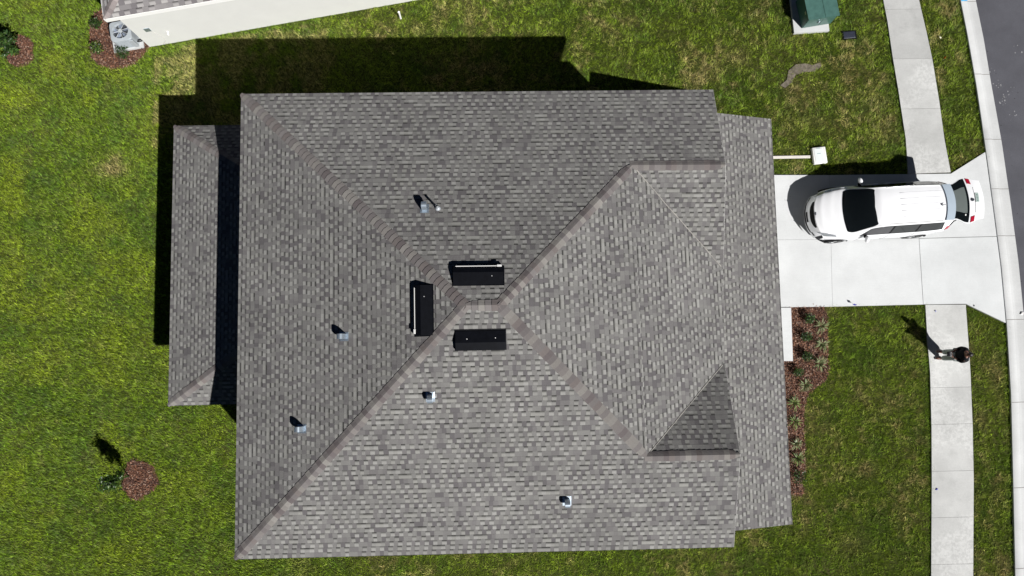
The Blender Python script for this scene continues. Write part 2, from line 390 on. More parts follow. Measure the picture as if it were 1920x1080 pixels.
# blue utility mark on the curb
def on_curb(v, t): 
    y = G(1810, v).y; a = resample(curb_in, [y])[0]; b = resample(curb_out, [y])[0]; return a.lerp(b, t)
q = [on_curb(-4, .03), on_curb(-4, .42), on_curb(3.5, .42), on_curb(4.5, .03)]
o = MB().add([(p.x, p.y, .085 + .004 - (.008 if i in (1, 2) else 0)) for i, p in enumerate(q)], [(0, 1, 2, 3)]).build('paint_mark', M_bpaint); tag(o, kind='structure')
# chalky scuffs on the asphalt
sc = MB()
for (u, v, k, s) in ((1869, 158, 9, 5), (1885, 178, 8, 7), (1880, 190, 6, 5), (1862, 132, 3, 3), (1896, 170, 5, 5), (1905, 95, 4, 6), (1899, 215, 5, 6)):
    for _ in range(k):
        p = G(u + random.gauss(0, s), v + random.gauss(0, s)); r = random.uniform(.008, .04); a0 = random.random() * 6
        sc.add([(p.x + r * random.uniform(.4, 1.3) * math.cos(a0 + j), p.y + r * random.uniform(.4, 1.3) * math.sin(a0 + j), .004) for j in (0, 1.2, 2.5, 3.9, 5.1)], [(0, 1, 2, 3, 4)])
o = sc.build('road_scuffs', simple('chalk_scuff', (.24, .24, .25), .9, var=.2)); tag(o, kind='structure')

# ------------------------------------------------------------------ the house
ZE, PITCH, ZR = 5.63, 0.336, 7.80
ZG = 6.49
house = empty('house', (0, 0, 0))
tag(house, 'two storey house with grey shingle hip roof, lower front and rear roofs', 'house')
def uv_for(fverts, n):
    up = Vector((0, 0, 1)); n = n.normalized(); u = up.cross(n)
    if u.length < 1e-4: u = Vector((1, 0, 0))
    u.normalize(); v = n.cross(u)
    return [(u.dot(p), v.dot(p)) for p in fverts]
def roof_mesh(name, V, faces, parent, mat, thick=.16):
    V = [Vector(v) for v in V]; me_f = []; uvs = []
    for f in faces:
        p = [V[i] for i in f]; n = Vector((0, 0, 0))
        for i in range(len(p)): n += (p[i] - p[0]).cross(p[(i + 1) % len(p)] - p[0])
        if n.z < 0: f = tuple(reversed(f)); p = [V[i] for i in f]; n = -n
        me_f.append(tuple(f)); uv = uv_for(p, n)
        off = len(me_f) * 3.37
        uvs.append([(a + off, b) for a, b in uv])
    # under side and edges
    nv = len(V); VV = V + [v - Vector((0, 0, thick)) for v in V]; mi = [0] * len(me_f)
    ed = {}
    for f in me_f:
        for i in range(len(f)):
            a, b = f[i], f[(i + 1) % len(f)]
            ed[(a, b)] = 1
    under = []; uu = []
    for f in me_f:
        under.append(tuple(i + nv for i in reversed(f))); uu.append([(0, 0)] * len(f)); mi.append(1)
    for (a, b) in ed:
        if (b, a) not in ed:
            under.append((a, a + nv, b + nv, b)); uu.append([(0, 0)] * 4); mi.append(1)
    return mesh_obj(name, VV, me_f + under, parent=parent, uvs=uvs + uu, mats=[mat, M_white], mi=mi)
def on_plane(u, v, p0, n):
    d = _M @ Vector(((u - 960) / F_PX, (540 - v) / F_PX, -1.0)); o = Vector((0, 0, CAM_H)); t = (Vector(p0) - o).dot(n) / d.dot(n); return o + d * t
P = lambda u, v, z: G(u, v, z)
TL, BL, BR, TR = P(452, 176, ZE), P(440, 1049, ZE), P(1376, 1026, ZE), P(1337, 168, ZE)
RL, RR = P(872, 573, ZR), P(936, 572, ZR)
J1, G1, J2, G2_ = P(1185, 310, ZG), P(1361, 309, ZG), P(1212, 856, ZG), P(1388, 852, ZG)
A1, A2 = P(1356, 505, ZE - .2), P(1358, 679, ZE - .48)
nT0 = (RL - TL).cross(TR - TL); nB0 = (BR - BL).cross(RL - BL)
RR = on_plane(936, 572, TL, nT0); J1 = on_plane(1185, 310, TL, nT0); G1 = on_plane(1361, 309, TL, nT0); J2 = on_plane(1212, 856, BL, nB0); G2_ = on_plane(1388, 852, BL, nB0)
A1 = on_plane(1356, 505, A2, (J2 - J1).cross(A2 - J1))
RV = [TL, BL, BR, TR, RL, RR, J1, G1, J2, G2_, A1, A2]
RF = [(0, 1, 4), (0, 4, 5, 6, 7, 3), (1, 2, 9, 8, 5, 4), (5, 8, 6), (6, 8, 11, 10), (6, 10, 7), (8, 9, 11)]
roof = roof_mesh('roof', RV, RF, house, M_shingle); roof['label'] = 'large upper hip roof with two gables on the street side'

CAPT = [(.138, .129, .131), (.155, .146, .146), (.172, .163, .160), (.118, .106, .109), (.195, .188, .180), (.146, .132, .130), (.165, .157, .158), (.210, .205, .196)]
def cap_strip(A, B, n1, n2, parent, hw0=.142, exp=.145, tones=CAPT, mat=None, lift=.014):
    """cap shingles from the low end A up to the high end B; n1,n2 = normals of the two slopes"""
    A, B = Vector(A), Vector(B); d = (B - A); Ln = d.length; d.normalize()
    def side(n, other):
        s = n.cross(d).normalized()
        if s.dot(other) > 0: s = -s
        return s
    n1 = n1.normalized(); n2 = n2.normalized(); s1 = side(n1, n2); s2 = side(n2, n1)
    if s1.dot(n2) > 0 and s1.dot(n1) < .01: pass
    mb = MB(); k = max(1, int(Ln / exp)); e = Ln / k; prev = None
    for i in range(k):
        c = random.choice([t for t in tones if t is not prev]); prev = c
        f = random.uniform(.93, 1.07); c2 = (c[0] * f * .92, c[1] * f * .895, c[2] * f * .875)
        j = random.uniform(-.008, .008)
        a = A + d * max(.02, i * e - .012); b = A + d * ((i + 1) * e + .05)
        up = (n1 + n2).normalized()
        la = lift + .016; lb = lift - .004
        def row(p, l):
            hw = min(hw0, .02 + .62 * max(0, (p - A).dot(d)))
            return [p + s1 * (hw + j) + n1 * (l * .6), p + s1 * .045 + n1 * l, p + up * (l + .004), p + s2 * .045 + n2 * l, p + s2 * (hw + j) + n2 * (l * .6)]
        ra = row(a, la); rb = row(b, lb); low = [q - up * .05 for q in ra]
        vs = ra + rb + low
        fs = [(t, t + 1, t + 6, t + 5) for t in range(4)] + [(t, t + 10, t + 11, t + 1) for t in range(4)] + [(0, 5, 10), (4, 14, 9)]
        mb.add(vs, fs, c2)
    o = mb.build('ridge_cap', mat or M_cap, parent, tone=True)
    bm = bmesh.new(); bm.from_mesh(o.data); bmesh.ops.recalc_face_normals(bm, faces=bm.faces); bm.to_mesh(o.data); bm.free()
    return o
def fn(*p):
    p = [Vector(x) for x in p]; n = (p[1] - p[0]).cross(p[2] - p[0]); return n if n.z > 0 else -n
nL = fn(TL, BL, RL); nT = fn(TL, RL, TR); nB = fn(BL, BR, RL); nF = fn(RR, J2, J1); nI1 = fn(J1, A1, G1); nI2 = fn(J2, G2_, A2)
for a, b, x, y in ((TL, RL, nL, nT), (BL, RL, nL, nB), (J1, RR, nT, nF), (J2, RR, nB, nF), (G1, J1, nT, nI1), (G2_, J2, nB, nI2), (RL, RR, nT, nB)): cap_strip(a, b, x, y, roof)
for a, b, n_ in ((J1, A1, nF), (J2, A2, nF)):
    n_ = n_.normalized(); pts = [Vector(a).lerp(b, .04 + .93 * t / 12) + n_ * .006 + Vector((random.gauss(0, .006), random.gauss(0, .006), 0)) for t in range(13)]
    MB().tube(pts, [random.uniform(.010, .020) for _ in pts], 6).build('valley_seam', M_valley, roof)
# metal drip edges along the open rakes and eaves
def strip(A, B, wd, h, name, mat, parent, up=.006, out=.015):
    A, B = Vector(A), Vector(B); d = (B - A).normalized(); s = d.cross(Vector((0, 0, 1))).normalized()
    V = []
    for p in (A, B): V += [p - s * wd + Vector((0, 0, up)), p + s * out + Vector((0, 0, up)), p + s * out + Vector((0, 0, -h)), p - s * wd + Vector((0, 0, -h))]
    o = mesh_obj(name, V, [(0, 1, 5, 4), (1, 2, 6, 5), (2, 3, 7, 6), (3, 0, 4, 7), (3, 2, 1, 0), (4, 5, 6, 7)], mat, parent); return o
for a, b in ((TR, G1), (G1, A1), (A2, G2_), (G2_, BR)): strip(b, a, .003, .17, 'rake_board', M_drip, roof, -.004, .004)
# walls of the upper block
def block(name, x0, y0, x1, y1, z0, z1, mat, parent):
    return MB().prism([(x0, y0), (x1, y0), (x1, y1), (x0, y1)], z0, z1).build(name, mat, parent)
WX0, WX1, WY0, WY1 = TL.x + .42, TR.x - .40, BL.y + .42, TL.y - .42
wall = MB().prism([(WX0, WY0), (WX1 - 1.5, WY0), (WX1 - 1.5, WY1), (WX0, WY1)], 0, ZE - .15).prism([(WX1 - 1.5, WY0), (WX1, WY0), (WX1, WY1), (WX1 - 1.5, WY1)], 0, ZE - .85).build('wall', M_stucco2, house)
for (a, b, c) in ((TR, G1, A1), (A2, G2_, BR)):
    q = [Vector((WX1 - .01, p.y, p.z - .17)) for p in (a, b, c)]
    o = MB().add(q + [p - Vector((.12, 0, 0)) for p in q], [(0, 1, 2), (5, 4, 3), (0, 3, 4, 1), (1, 4, 5, 2), (2, 5, 3, 0)]).build('gable_wall', M_stucco2, house)
# lower front roof (over garage and entry)
ZF = 2.59; F1, F2 = P(1446, 223, ZF), P(1486, 983, ZF)
XI = WX1 - .02
slope = Vector((-1, 0, PITCH))
def upto(p, x): t = p.x - x; return Vector((x, p.y, p.z + PITCH * t))
I1, I2 = upto(F1, XI), upto(F2, XI)
froof = roof_mesh('roof', [F1, F2, I2, I1], [(0, 3, 2, 1)], house, M_shingle); froof['label'] = 'lower shed roof over the street side ground floor'
fx = min(F1.x, F2.x) - .45
ftop = lambda x, p: p.z + PITCH * (p.x - x) - .17
yy0, yy1 = F2.y + .3, F1.y - .3
zA, zB = ftop(fx, F1), ftop(XI, F1)
V = [(fx, yy0, 0), (fx, yy1, 0), (XI, yy1, 0), (XI, yy0, 0), (fx, yy0, zA), (fx, yy1, zA), (XI, yy1, zB), (XI, yy0, zB)]
MB().add(V, [(0, 1, 5, 4), (1, 2, 6, 5), (2, 3, 7, 6), (3, 0, 4, 7), (4, 5, 6, 7)]).build('wall', M_stucco2, house)
# rear wing roof (over the lanai)
ZW = 2.76; K1, K2 = P(326, 236, ZW), P(315, 761, ZW); KX = WX0 + .02
t1 = KX - K1.x; t2 = KX - K2.x
H1 = Vector((KX, K1.y - .655 * t1, ZW + PITCH * t1)); H2 = Vector((KX, K2.y + .655 * t2, ZW + PITCH * t2))
E1 = Vector((KX, K1.y, ZW)); E2 = Vector((KX, K2.y + .0, ZW))
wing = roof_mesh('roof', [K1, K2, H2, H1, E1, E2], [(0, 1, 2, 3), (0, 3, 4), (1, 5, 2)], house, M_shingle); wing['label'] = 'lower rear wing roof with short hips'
nK = fn(K1, K2, H2); nK1 = fn(K1, H1, E1); nK2 = fn(K2, E2, H2)
cap_strip(K1, H1, nK, nK1, wing); cap_strip(K2, H2, nK, nK2, wing)
block('wall', K2.x + .45, K2.y + .42, KX, K1.y - .42, 0, ZW - .15, M_stucco2, house)

# things on the roof --------------------------------------------------
def slope_frame(p, n):
    n = n.normalized(); u = Vector((0, 0, 1)).cross(n).normalized(); v = n.cross(u)
    M = Matrix((u, v, n)).transposed().to_4x4(); M.translation = p; return M
def ridge_vent(u, v, p0, n, L, W, lab, bar):
    root = empty('roof_vent'); root.matrix_world = slope_frame(on_plane(u, v, p0, n), n)
    tag(root, lab, 'roof vent', 'black off-ridge vents near the roof peak')
    h = .13
    # cross-section along the slope (v up): low front lip, raised back
    pr = [(-W / 2, .02), (-W / 2 + .03, h), (-W * .05, h + .025), (W / 2 - .02, .035), (W / 2, .0)]
    V = []; 
    for x in (-L / 2, L / 2):
        for (a, b) in pr: V.append((x, a, b))
        V.append((x, W / 2, 0)); V.append((x, -W / 2, 0))
    m = len(pr) + 2
    Fs = [(i, i + 1, m + i + 1, m + i) for i in range(m - 1)] + [(m - 1, 0, m, 2 * m - 1), tuple(reversed(range(m))), tuple(range(m, 2 * m))]
    o = mesh_obj('vent_hood', V, Fs, M_black, root); bm = bmesh.new(); bm.from_mesh(o.data); bmesh.ops.recalc_face_normals(bm, faces=bm.faces); bm.to_mesh(o.data); bm.free()
    b = MB(); b.box((0, 0, .004), (L + .05, W + .04, .008)); b.build('flange', M_black, root)
    for x, y in ((-L * .27, W * .12), (L * .30, W * .15))[:1 if bar else 2]: MB().box((x, y, .115), (.022, .022, .03), bev=.004).build('screw', M_alu, root)
    if bar:  # glint on the front lip, modelled as a white bar
        b = MB(); b.box((0, -W / 2 + .055, h + .016), (L * .90, .015, .014)); b.box((bar * L * .42, -W / 2 + .05, h + .022), (.12, .05, .025), bev=.005); b.build('glint_bar', M_white, root)
    return root
ridge_vent(897, 517, TL, nT, 1.28, .52, 'black rectangular roof vent above the ridge with a painted glint bar along its upper edge', -1)
ridge_vent(795, 582, TL, nL, 1.28, .50, 'black upright roof vent left of the ridge with a painted glint bar along its side', 1)
ridge_vent(901, 637, BL, nB, 1.26, .52, 'black rectangular roof vent below the ridge without any painted glint bar', 0)
def hood_vent(u, v, p0, n, lab, sc=.90):
    root = empty('exhaust_vent'); root.matrix_world = slope_frame(on_plane(u, v, p0, n), n); tag(root, lab, 'roof vent', 'small galvanised exhaust vents on the roof')
    MB().box((0, 0, .004), (.26 * sc, .30 * sc, .008)).build('flange', M_galv, root)
    r = .105 * sc; h = .17; L = .15 * sc
    # barrel hood with its axis along the eave, open on the low side
    prof = [(r * .95, 0.0), (r, h * .6)] + [(r * math.cos(a), h + r * math.sin(a)) for a in np.linspace(0, math.pi * 1.08, 12)]
    V = [(x, b - .01, c) for x in (-L / 2, L / 2) for (b, c) in prof]; m = len(prof)
    Fs = [(i, i + 1, m + i + 1, m + i) for i in range(m - 1)] + [tuple(reversed(range(m))), tuple(range(m, 2 * m))]
    o = mesh_obj('vent_hood', V, Fs, M_galv, root); bm = bmesh.new(); bm.from_mesh(o.data); bmesh.ops.recalc_face_normals(bm, faces=bm.faces); bm.to_mesh(o.data); bm.free(); autosmooth(o, 40)
    return root
hood_vent(796, 391, TL, nT, 'small galvanised exhaust vent beside the thin plumbing pipe on the back slope')
hood_vent(645, 631, TL, nL, 'small galvanised exhaust vent alone halfway down the left slope, left of the upright black vent')
hood_vent(566, 804, TL, nL, 'small galvanised exhaust vent near the lower left hip line')
hood_vent(807, 744, BL, nB, 'small galvanised exhaust vent on the near slope just right of the left hip line')
hood_vent(1063, 939, BL, nB, 'small galvanised exhaust vent low on the near slope, closest to the bottom eave')
pp = on_plane(821, 391, TL, nT); root = empty('plumbing_pipe', pp); tag(root, 'thin grey plumbing pipe standing on the back roof slope', 'pipe')
b = MB(); b.tube([(0, 0, -.05), (0, 0, .38)], .032, 12, cap=False); b.tube([(0, 0, .38), (0, 0, -.02)],   .024, 12, cap=False); b.build('pipe', M_lead, root, smooth=True)
b = MB(); b.tube([(0, 0, -.03), (0, 0, .02), (0, 0, .10)], [.085, .07, .04], 14); b.build('boot', M_lead, root, smooth=True)

# ------------------------------------------------------------------ neighbour's house
NA = R_(9.66); NC = Vector((-12.81, 11.88, 0)); nd = Vector((math.cos(NA), math.sin(NA), 0)); nn = Vector((-nd.y, nd.x, 0))
nb_house = empty('neighbour_house', NC, NA); tag(nb_house, 'neighbouring house with cream stucco wall and mauve grey shingle roof', 'house')
NZ = 2.80; LX, LY = 14.5, 9.0
o = MB().prism([(0, 0), (LX, 0), (LX, LY), (0, LY)], 0, NZ - .2).build('wall', M_stucco, nb_house)
ov = .27; a0, a1, b0, b1 = -ov + .06, LX + ov, -ov, LY + ov; hh = (b1 - b0) / 2
q = [Vector((a0, b0, NZ)), Vector((a1, b0, NZ)), Vector((a1, b1, NZ)), Vector((a0, b1, NZ)), Vector((a0 + hh, b0 + hh, NZ + .4 * hh)), Vector((a1 - hh, b0 + hh, NZ + .4 * hh))]
nroof = roof_mesh('roof', q, [(0, 1, 5, 4), (1, 2, 5), (2, 3, 4, 5), (3, 0, 4)], nb_house, M_shingle_n, .17)
CN = [(.22, .2, .2), (.26, .235, .235), (.30, .275, .27), (.2, .18, .182)]
cap_strip(q[0], q[4], fn(q[0], q[1], q[4]), fn(q[0], q[3], q[4]), nroof, tones=CN)
cap_strip(q[1], q[5], fn(q[0], q[1], q[4]), fn(q[1], q[2], q[5]), nroof, tones=CN)
cap_strip(q[4], q[5], fn(q[0], q[1], q[4]), fn(q[2], q[3], q[4]), nroof, tones=CN)
strip(q[0], q[1], .012, .19, 'fascia', M_white, nroof, -.006); strip(q[3], q[0], .012, .19, 'fascia', M_white, nroof, -.006)
mb = MB(); mb.box((.50, -.012, 1.22), (.20, .024, .22), bev=.004); mb.build('meter_plate', M_galv, nb_house)
mb = MB(); mb.tube([(1.04, 0, .85), (1.04, -.09, .85)], .035, 12); mb.tube([(1.04, -.09, .86), (1.04, -.10, .79)], .028, 10); mb.build('hose_bib', M_pvc, nb_house)
mb = MB(); mb.tube([(.56, -.010, 1.1), (.66, -.010, .80), (.74, -.010, .5), (.70, -.010, .26), (.52, -.010, .06)], .009, 6); mb.build('cable', simple('painted_cable', (.52, .51, .48), .8), nb_house)

# air conditioner behind the corner of that wall
ac = empty('air_conditioner', NC + nd * -.68 + nn * .43, NA); tag(ac, 'grey outdoor air conditioner unit with round fan grille on a concrete pad', 'air conditioner')
mb = MB(); s = .375; z0, z1 = .09, .69
def rrect(s, r, n=5):
    out = []
    for cx, cy, a in ((s - r, s - r, 0), (-s + r, s - r, 90), (-s + r, -s + r, 180), (s - r, -s + r, 270)):
        for k in range(n + 1): t = R_(a + 90 * k / n); out.append((cx + r * math.cos(t), cy + r * math.sin(t)))
    return out
rr = [(s * math.cos(t) / (abs(math.cos(t)) ** 7 + abs(math.sin(t)) ** 7) ** (1 / 7), s * math.sin(t) / (abs(math.cos(t)) ** 7 + abs(math.sin(t)) ** 7) ** (1 / 7)) for t in np.linspace(0, 2 * math.pi, 48, endpoint=False)]; m = len(rr); rad = .285
ring = [(rad * math.cos(math.atan2(y, x)), rad * math.sin(math.atan2(y, x))) for x, y in rr]
V = [(x, y, z0) for x, y in rr] + [(x, y, z1 - .02) for x, y in rr] + [(x * .975, y * .975, z1) for x, y in rr] + [(x, y, z1 + .012) for x, y in ring] + [(x, y, z1 - .12) for x, y in ring]
Fs = []
for L in range(4):
    for i in range(m): j = (i + 1) % m; Fs.append((L * m + i, L * m + j, (L + 1) * m + j, (L + 1) * m + i))
cab = mesh_obj('cabinet', V, Fs, M_ac, ac)
lv = MB()
for k in range(14):
    z = z0 + .05 + k * .037
    lv.box((0, -s - .004, z), (.52, .012, .012)); lv.box((-s - .004, 0, z), (.012, .52, .012))
lv.build('louvres', simple('louvre_shade', (.30, .33, .35), .5), ac)
MB().disc((0, 0, z1 - .11), .284, n=32).build('fan_well', M_acd, ac)
fb = MB()
for k in range(5):
    a = R_(72 * k + 20)
    pts = [(r * math.cos(a + da), r * math.sin(a + da), z1 - .07 + dz) for r, da, dz in ((.06, -.3, 0), (.265, -.30, .01), (.27, .22, -.03), (.07, .4, -.03))]
    fb.add(pts, [(0, 1, 2, 3)])
fb.build('fan_blades', M_blade, ac)
gr = MB()
for k in range(8):
    a = R_(45 * k + 10); gr.tube([(.05 * math.cos(a), .05 * math.sin(a), z1 + .02), (.29 * math.cos(a), .29 * math.sin(a), z1 + .012)], .007, 6)
gr.build('grille', simple('grille_wire', (.55, .58, .60), .5), ac)
MB().tube([(0, 0, z1 - .03), (0, 0, z1 + .022)], .065, 16).build('hub', simple('hub_grey', (.42, .45, .47), .5), ac)
MB().box((.30, -.40, .40), (.16, .05, .50), bev=.01).build('service_panel', M_ac, ac)
mb = MB(); mb.tube([(.38, -.30, .3), (.50, -.30, .28), (.60, -.25, .22), (.66, -.20, .4)], .022, 8); mb.build('hose', M_gap, ac); MB().tube([(.38, -.22, .25), (.55, -.22, .2), (.64, -.16, .3)], .014, 8).build('hose', M_gap, ac)
o = MB().prism([(-.60, -.44), (.50, -.44), (.50, .52), (-.60, .52)], -.02, .09).build('equipment_pad', M_curb, tone=True); o.location = ac.location; o.rotation_euler = ac.rotation_euler
tag(o, 'pale concrete pad under the grey air conditioner', 'concrete pad')
ac_pad_poly = [((NC + nd * (-.68 + x) + nn * (.43 + y)).x, (NC + nd * (-.68 + x) + nn * (.43 + y)).y) for x, y in ((-.62, -.46), (.5, -.46), (.5, .55), (-.62, .55))]

# ------------------------------------------------------------------ utility cabinet, boxes, markers
c0, c1 = G(1503, 53, .12), G(1557, 44, .12); ta = math.atan2(c1.y - c0.y, c1.x - c0.x); tw = (c1 - c0).length
tr = empty('transformer', (c0.x, c0.y, 0), ta); tag(tr, 'green metal pad mounted transformer cabinet on a concrete pad', 'utility box')
dep = 1.05; zt = .82
V = [(0, 0, .12), (tw, 0, .12), (tw, dep, .12), (0, dep, .12), (.0, .03, zt - .03), (tw, .03, zt - .03), (tw, dep, zt - .03), (0, dep, zt - .03), (-.03, -.03, zt - .03), (tw + .03, -.03, zt - .03), (tw + .03, dep + .02, zt - .03), (-.03, dep + .02, zt - .03), (-.03, -.03, zt), (tw + .03, -.03, zt), (tw + .03, dep + .02, zt + .03), (-.03, dep + .02, zt + .03)]
mesh_obj('cabinet', V[:8], [(0, 1, 5, 4), (1, 2, 6, 5), (2, 3, 7, 6), (3, 0, 4, 7), (0, 3, 2, 1)], M_dgreen, tr)
xs = tw * .55
lidm = MB()
for xa, xb in ((-.03, xs - .006), (xs + .006, tw + .03)):
    lidm.add([(xa, -.03, zt - .05), (xb, -.03, zt - .05), (xb, dep, zt - .05), (xa, dep, zt - .05), (xa, -.03, zt), (xb, -.03, zt), (xb, dep, zt + .04), (xa, dep, zt + .04)], [(0, 1, 5, 4), (1, 2, 6, 5), (2, 3, 7, 6), (3, 0, 4, 7), (4, 5, 6, 7), (3, 2, 1, 0)])
lidm.build('lid', M_green, tr)
dm = MB()
for xa, xb in ((.02, xs - .008), (xs + .008, tw - .02)): dm.add([(xa, -.012, .15), (xb, -.012, .15), (xb, -.012 + .02, zt - .06), (xa, -.012 + .02, zt - .06), (xa, .02, .15), (xb, .02, .15), (xb, .04, zt - .06), (xa, .04, zt - .06)], [(0, 1, 2, 3), (1, 5, 6, 2), (4, 0, 3, 7), (3, 2, 6, 7), (0, 4, 5, 1)])
dm.build('door', M_green, tr)
MB().box((xs - .12, -.03, .5), (.05, .04, .12), bev=.006).build('handle', M_galv, tr)
MB().box((-.035, .30, .72), (.012, .10, .07)).build('warning_plate', M_alu, tr)
d1 = G(1489, 62, .1); d2 = G(1555, 58, .1)
pv = (d2 - d1).normalized(); pw = Vector((-pv.y, pv.x, 0)); Lp = (d2 - d1).length
pad_poly = [tuple((d1 + pv * a + pw * b).xy) for a, b in ((0, 0), (Lp, 0), (Lp, 1.75), (0, 1.75))]
o = MB().prism(pad_poly, -.05, .11).build('equipment_pad', M_curb, tone=True); tag(o, 'pale concrete pad under the green transformer', 'concrete pad')

vb = empty('valve_box', G(1592, 66, 0), R_(4)); tag(vb, 'dark plastic valve box lid sunk in the grass near the green transformer', 'valve box')
mb = MB(); mb.box((0, 0, .012), (.46, .27, .05), bev=.02); mb.build('lid', M_navy, vb)
mb = MB()
for x, y, a, b in ((0, .15, .54, .03), (0, -.15, .54, .03), (.255, 0, .03, .27), (-.255, 0, .03, .27)): mb.box((x, y, .005), (a, b, .05))
mb.build('rim', M_gap, vb)
valve_poly = [tuple((Vector(vb.location) + Vector((x, y, 0))).xy) for x, y in ((-.24, -.13), (.24, -.13), (.24, .13), (-.24, .13))]

wb = empty('plastic_box', G(1534, 293, 0), R_(5)); tag(wb, 'white lidded plastic box lying on the grass by the driveway', 'box')
mb = MB(); mb.box((0, 0, .07), (.50, .62, .16), bev=.03); autosmooth(mb.build('body', M_pvc, wb), 50)
mb = MB(); mb.box((-.03, .0, .155), (.32, .50, .012), bev=.005); mb.build('lid', simple('lid_plastic', (.66, .70, .70), .4, var=.03), wb)
MB().box((-.03, .06, .1625), (.13, .022, .003)).build('print', M_inkb, wb); MB().box((-.02, .265, .152), (.14, .02, .004)).build('print', M_inkb, wb)
mb = MB(); mb.box((.19, 0, .153), (.018, .52, .010)); mb.build('ridge', M_pvc, wb)
s0, s1 = G(1430, 295.5, .04), G(1519, 294, .04)
o = MB().box((0, 0, 0), ((s1 - s0).length, .10, .05), bev=.008).build('splash_strip', simple('worn_white_board', (.60, .57, .53), .8, var=.12, scale=18)); o.location = (s0 + s1) / 2; o.rotation_euler = (0, 0, math.atan2(s1.y - s0.y, s1.x - s0.x))
tag(o, 'narrow worn white board lying in the grass from the house eave to the white box', 'board')

cp = empty('cleanout_pipe', G(751.5, 35, 0)); tag(cp, 'white upright pipe stub standing in the shady lawn by the neighbouring wall', 'pipe')
MB().tube([(0, 0, 0), (0, 0, .48)], .035, 12).build('pipe', M_pvc, cp, smooth=False)
MB().tube([(0, 0, .48), (0, 0, .51)], .042, 12).build('cap', M_pvc, cp)

def flag(u, v, lab, mat, rz, h=.28):
    r = empty('marker_flag', G(u, v, 0), rz); tag(r, lab, 'marker flag', 'small survey flags'); 
    MB().tube([(0, 0, 0), (.02, 0, h)], .004, 6).build('wire', M_galv, r)
    MB().add([(.02, 0, h), (.13, .015, h - .01), (.13, .05, h - .085), (.02, .02, h - .09), (.02, .006, h), (.13, .021, h - .01), (.13, .056, h - .085), (.02, .026, h - .09)], [(0, 1, 2, 3), (7, 6, 5, 4), (0, 4, 5, 1), (1, 5, 6, 2), (2, 6, 7, 3), (3, 7, 4, 0)]).build('pennant', mat, r)
flag(1601, 573, 'small blue marker flag at the grass edge along the driveway', M_blue, R_(150))
flag(1767, 113, 'small orange marker flag in the grass strip beside the curb', M_orange, R_(40), .12)
def litter(u, v, lab, mat, s, z=.056):
    p = G(u, v, z); V = [(s, 0, .0), (.2 * s, .6 * s, .02), (-.9 * s, .2 * s, .004), (-.3 * s, -.5 * s, .015), (.1 * s, 0, .035)]
    V2 = V + [(x, y, z_ - .004) for x, y, z_ in V]
    o = mesh_obj('paper_scrap', V2, [(0, 1, 4), (1, 2, 4), (2, 3, 4), (3, 0, 4), (6, 5, 9), (7, 6, 9), (8, 7, 9), (5, 8, 9)], mat); o.location = p; o.rotation_euler = (0, 0, random.random() * 6); tag(o, lab, 'scrap')
M_scrapb = simple('blue_white_paper', (.22, .23, .42), .7, var=.6, scale=30)
litter(1754, 583, 'tiny pale blue paper scrap on the sidewalk beside the driveway', M_scrapb, .05)
litter(1756, 917, 'tiny blue scrap on the lower stretch of the sidewalk', M_blue, .06)
litter(1826, 573, 'tiny dark scrap at the flared driveway corner', M_navy, .04)
litter(1917, 588, 'pale crumpled scrap on the curb edge at the road', M_pvc, .09, .06)
litter(1763, 70, 'pale yellow leaf scrap in the grass strip near the curb', simple('pale_leaf', (.6, .6, .42), .6), .07, .07)

# ------------------------------------------------------------------ mulch beds
def blob(cx, cy, rx, ry, n=40, wob=.12, seed=1):
    r = random.Random(seed); ph = [r.random() * 6.28 for _ in range(4)]
    return [(cx + rx * math.cos(t) * (1 + wob * .5 * (math.sin(3 * t + ph[0]) + .7 * math.sin(5 * t + ph[1]) + .5 * math.sin(9 * t + ph[2]))), cy + ry * math.sin(t) * (1 + wob * .5 * (math.sin(3 * t + ph[0]) + .7 * math.sin(5 * t + ph[1]) + .5 * math.sin(9 * t + ph[2])))) for t in np.linspace(0, 2 * math.pi, n, endpoint=False)]
g = lambda *p: [G2(u, v) for u, v in p]
c_ = G(262, 899); bedA = blob(c_.x, c_.y, .60, .66, seed=3)
c_ = G(38, 97); bedB = blob(c_.x, c_.y, .52, .60, seed=5)
bedC = g((190, 18), (178, 26), (171, 40), (169, 60), (168, 85), (172, 108), (184, 120), (205, 128), (228, 128), (252, 121), (268, 104), (279, 90), (300, 70), (300, 0), (200, 0))
bedD = g((1440, 576), (1545, 574), (1550, 590), (1551, 640), (1553, 690), (1549, 712), (1535, 722), (1515, 738), (1508, 760), (1507, 800), (1509, 850), (1510, 880), (1504, 905), (1506, 915), (1504, 928), (1440, 930))
beds = [('mulch_bed', bedA), ('mulch_bed', bedB), ('mulch_bed', bedC), ('mulch_bed', bedD)]
def in_poly(x, y, poly):
    inside = np.zeros(len(x), bool); n = len(poly)
    for i in range(n):
        x1, y1 = poly[i][:2]; x2, y2 = poly[(i + 1) % n][:2]
        if y1 == y2: continue
        c = ((y1 > y) != (y2 > y)) & (x < (x2 - x1) * (y - y1) / (y2 - y1) + x1); inside ^= c
    return inside
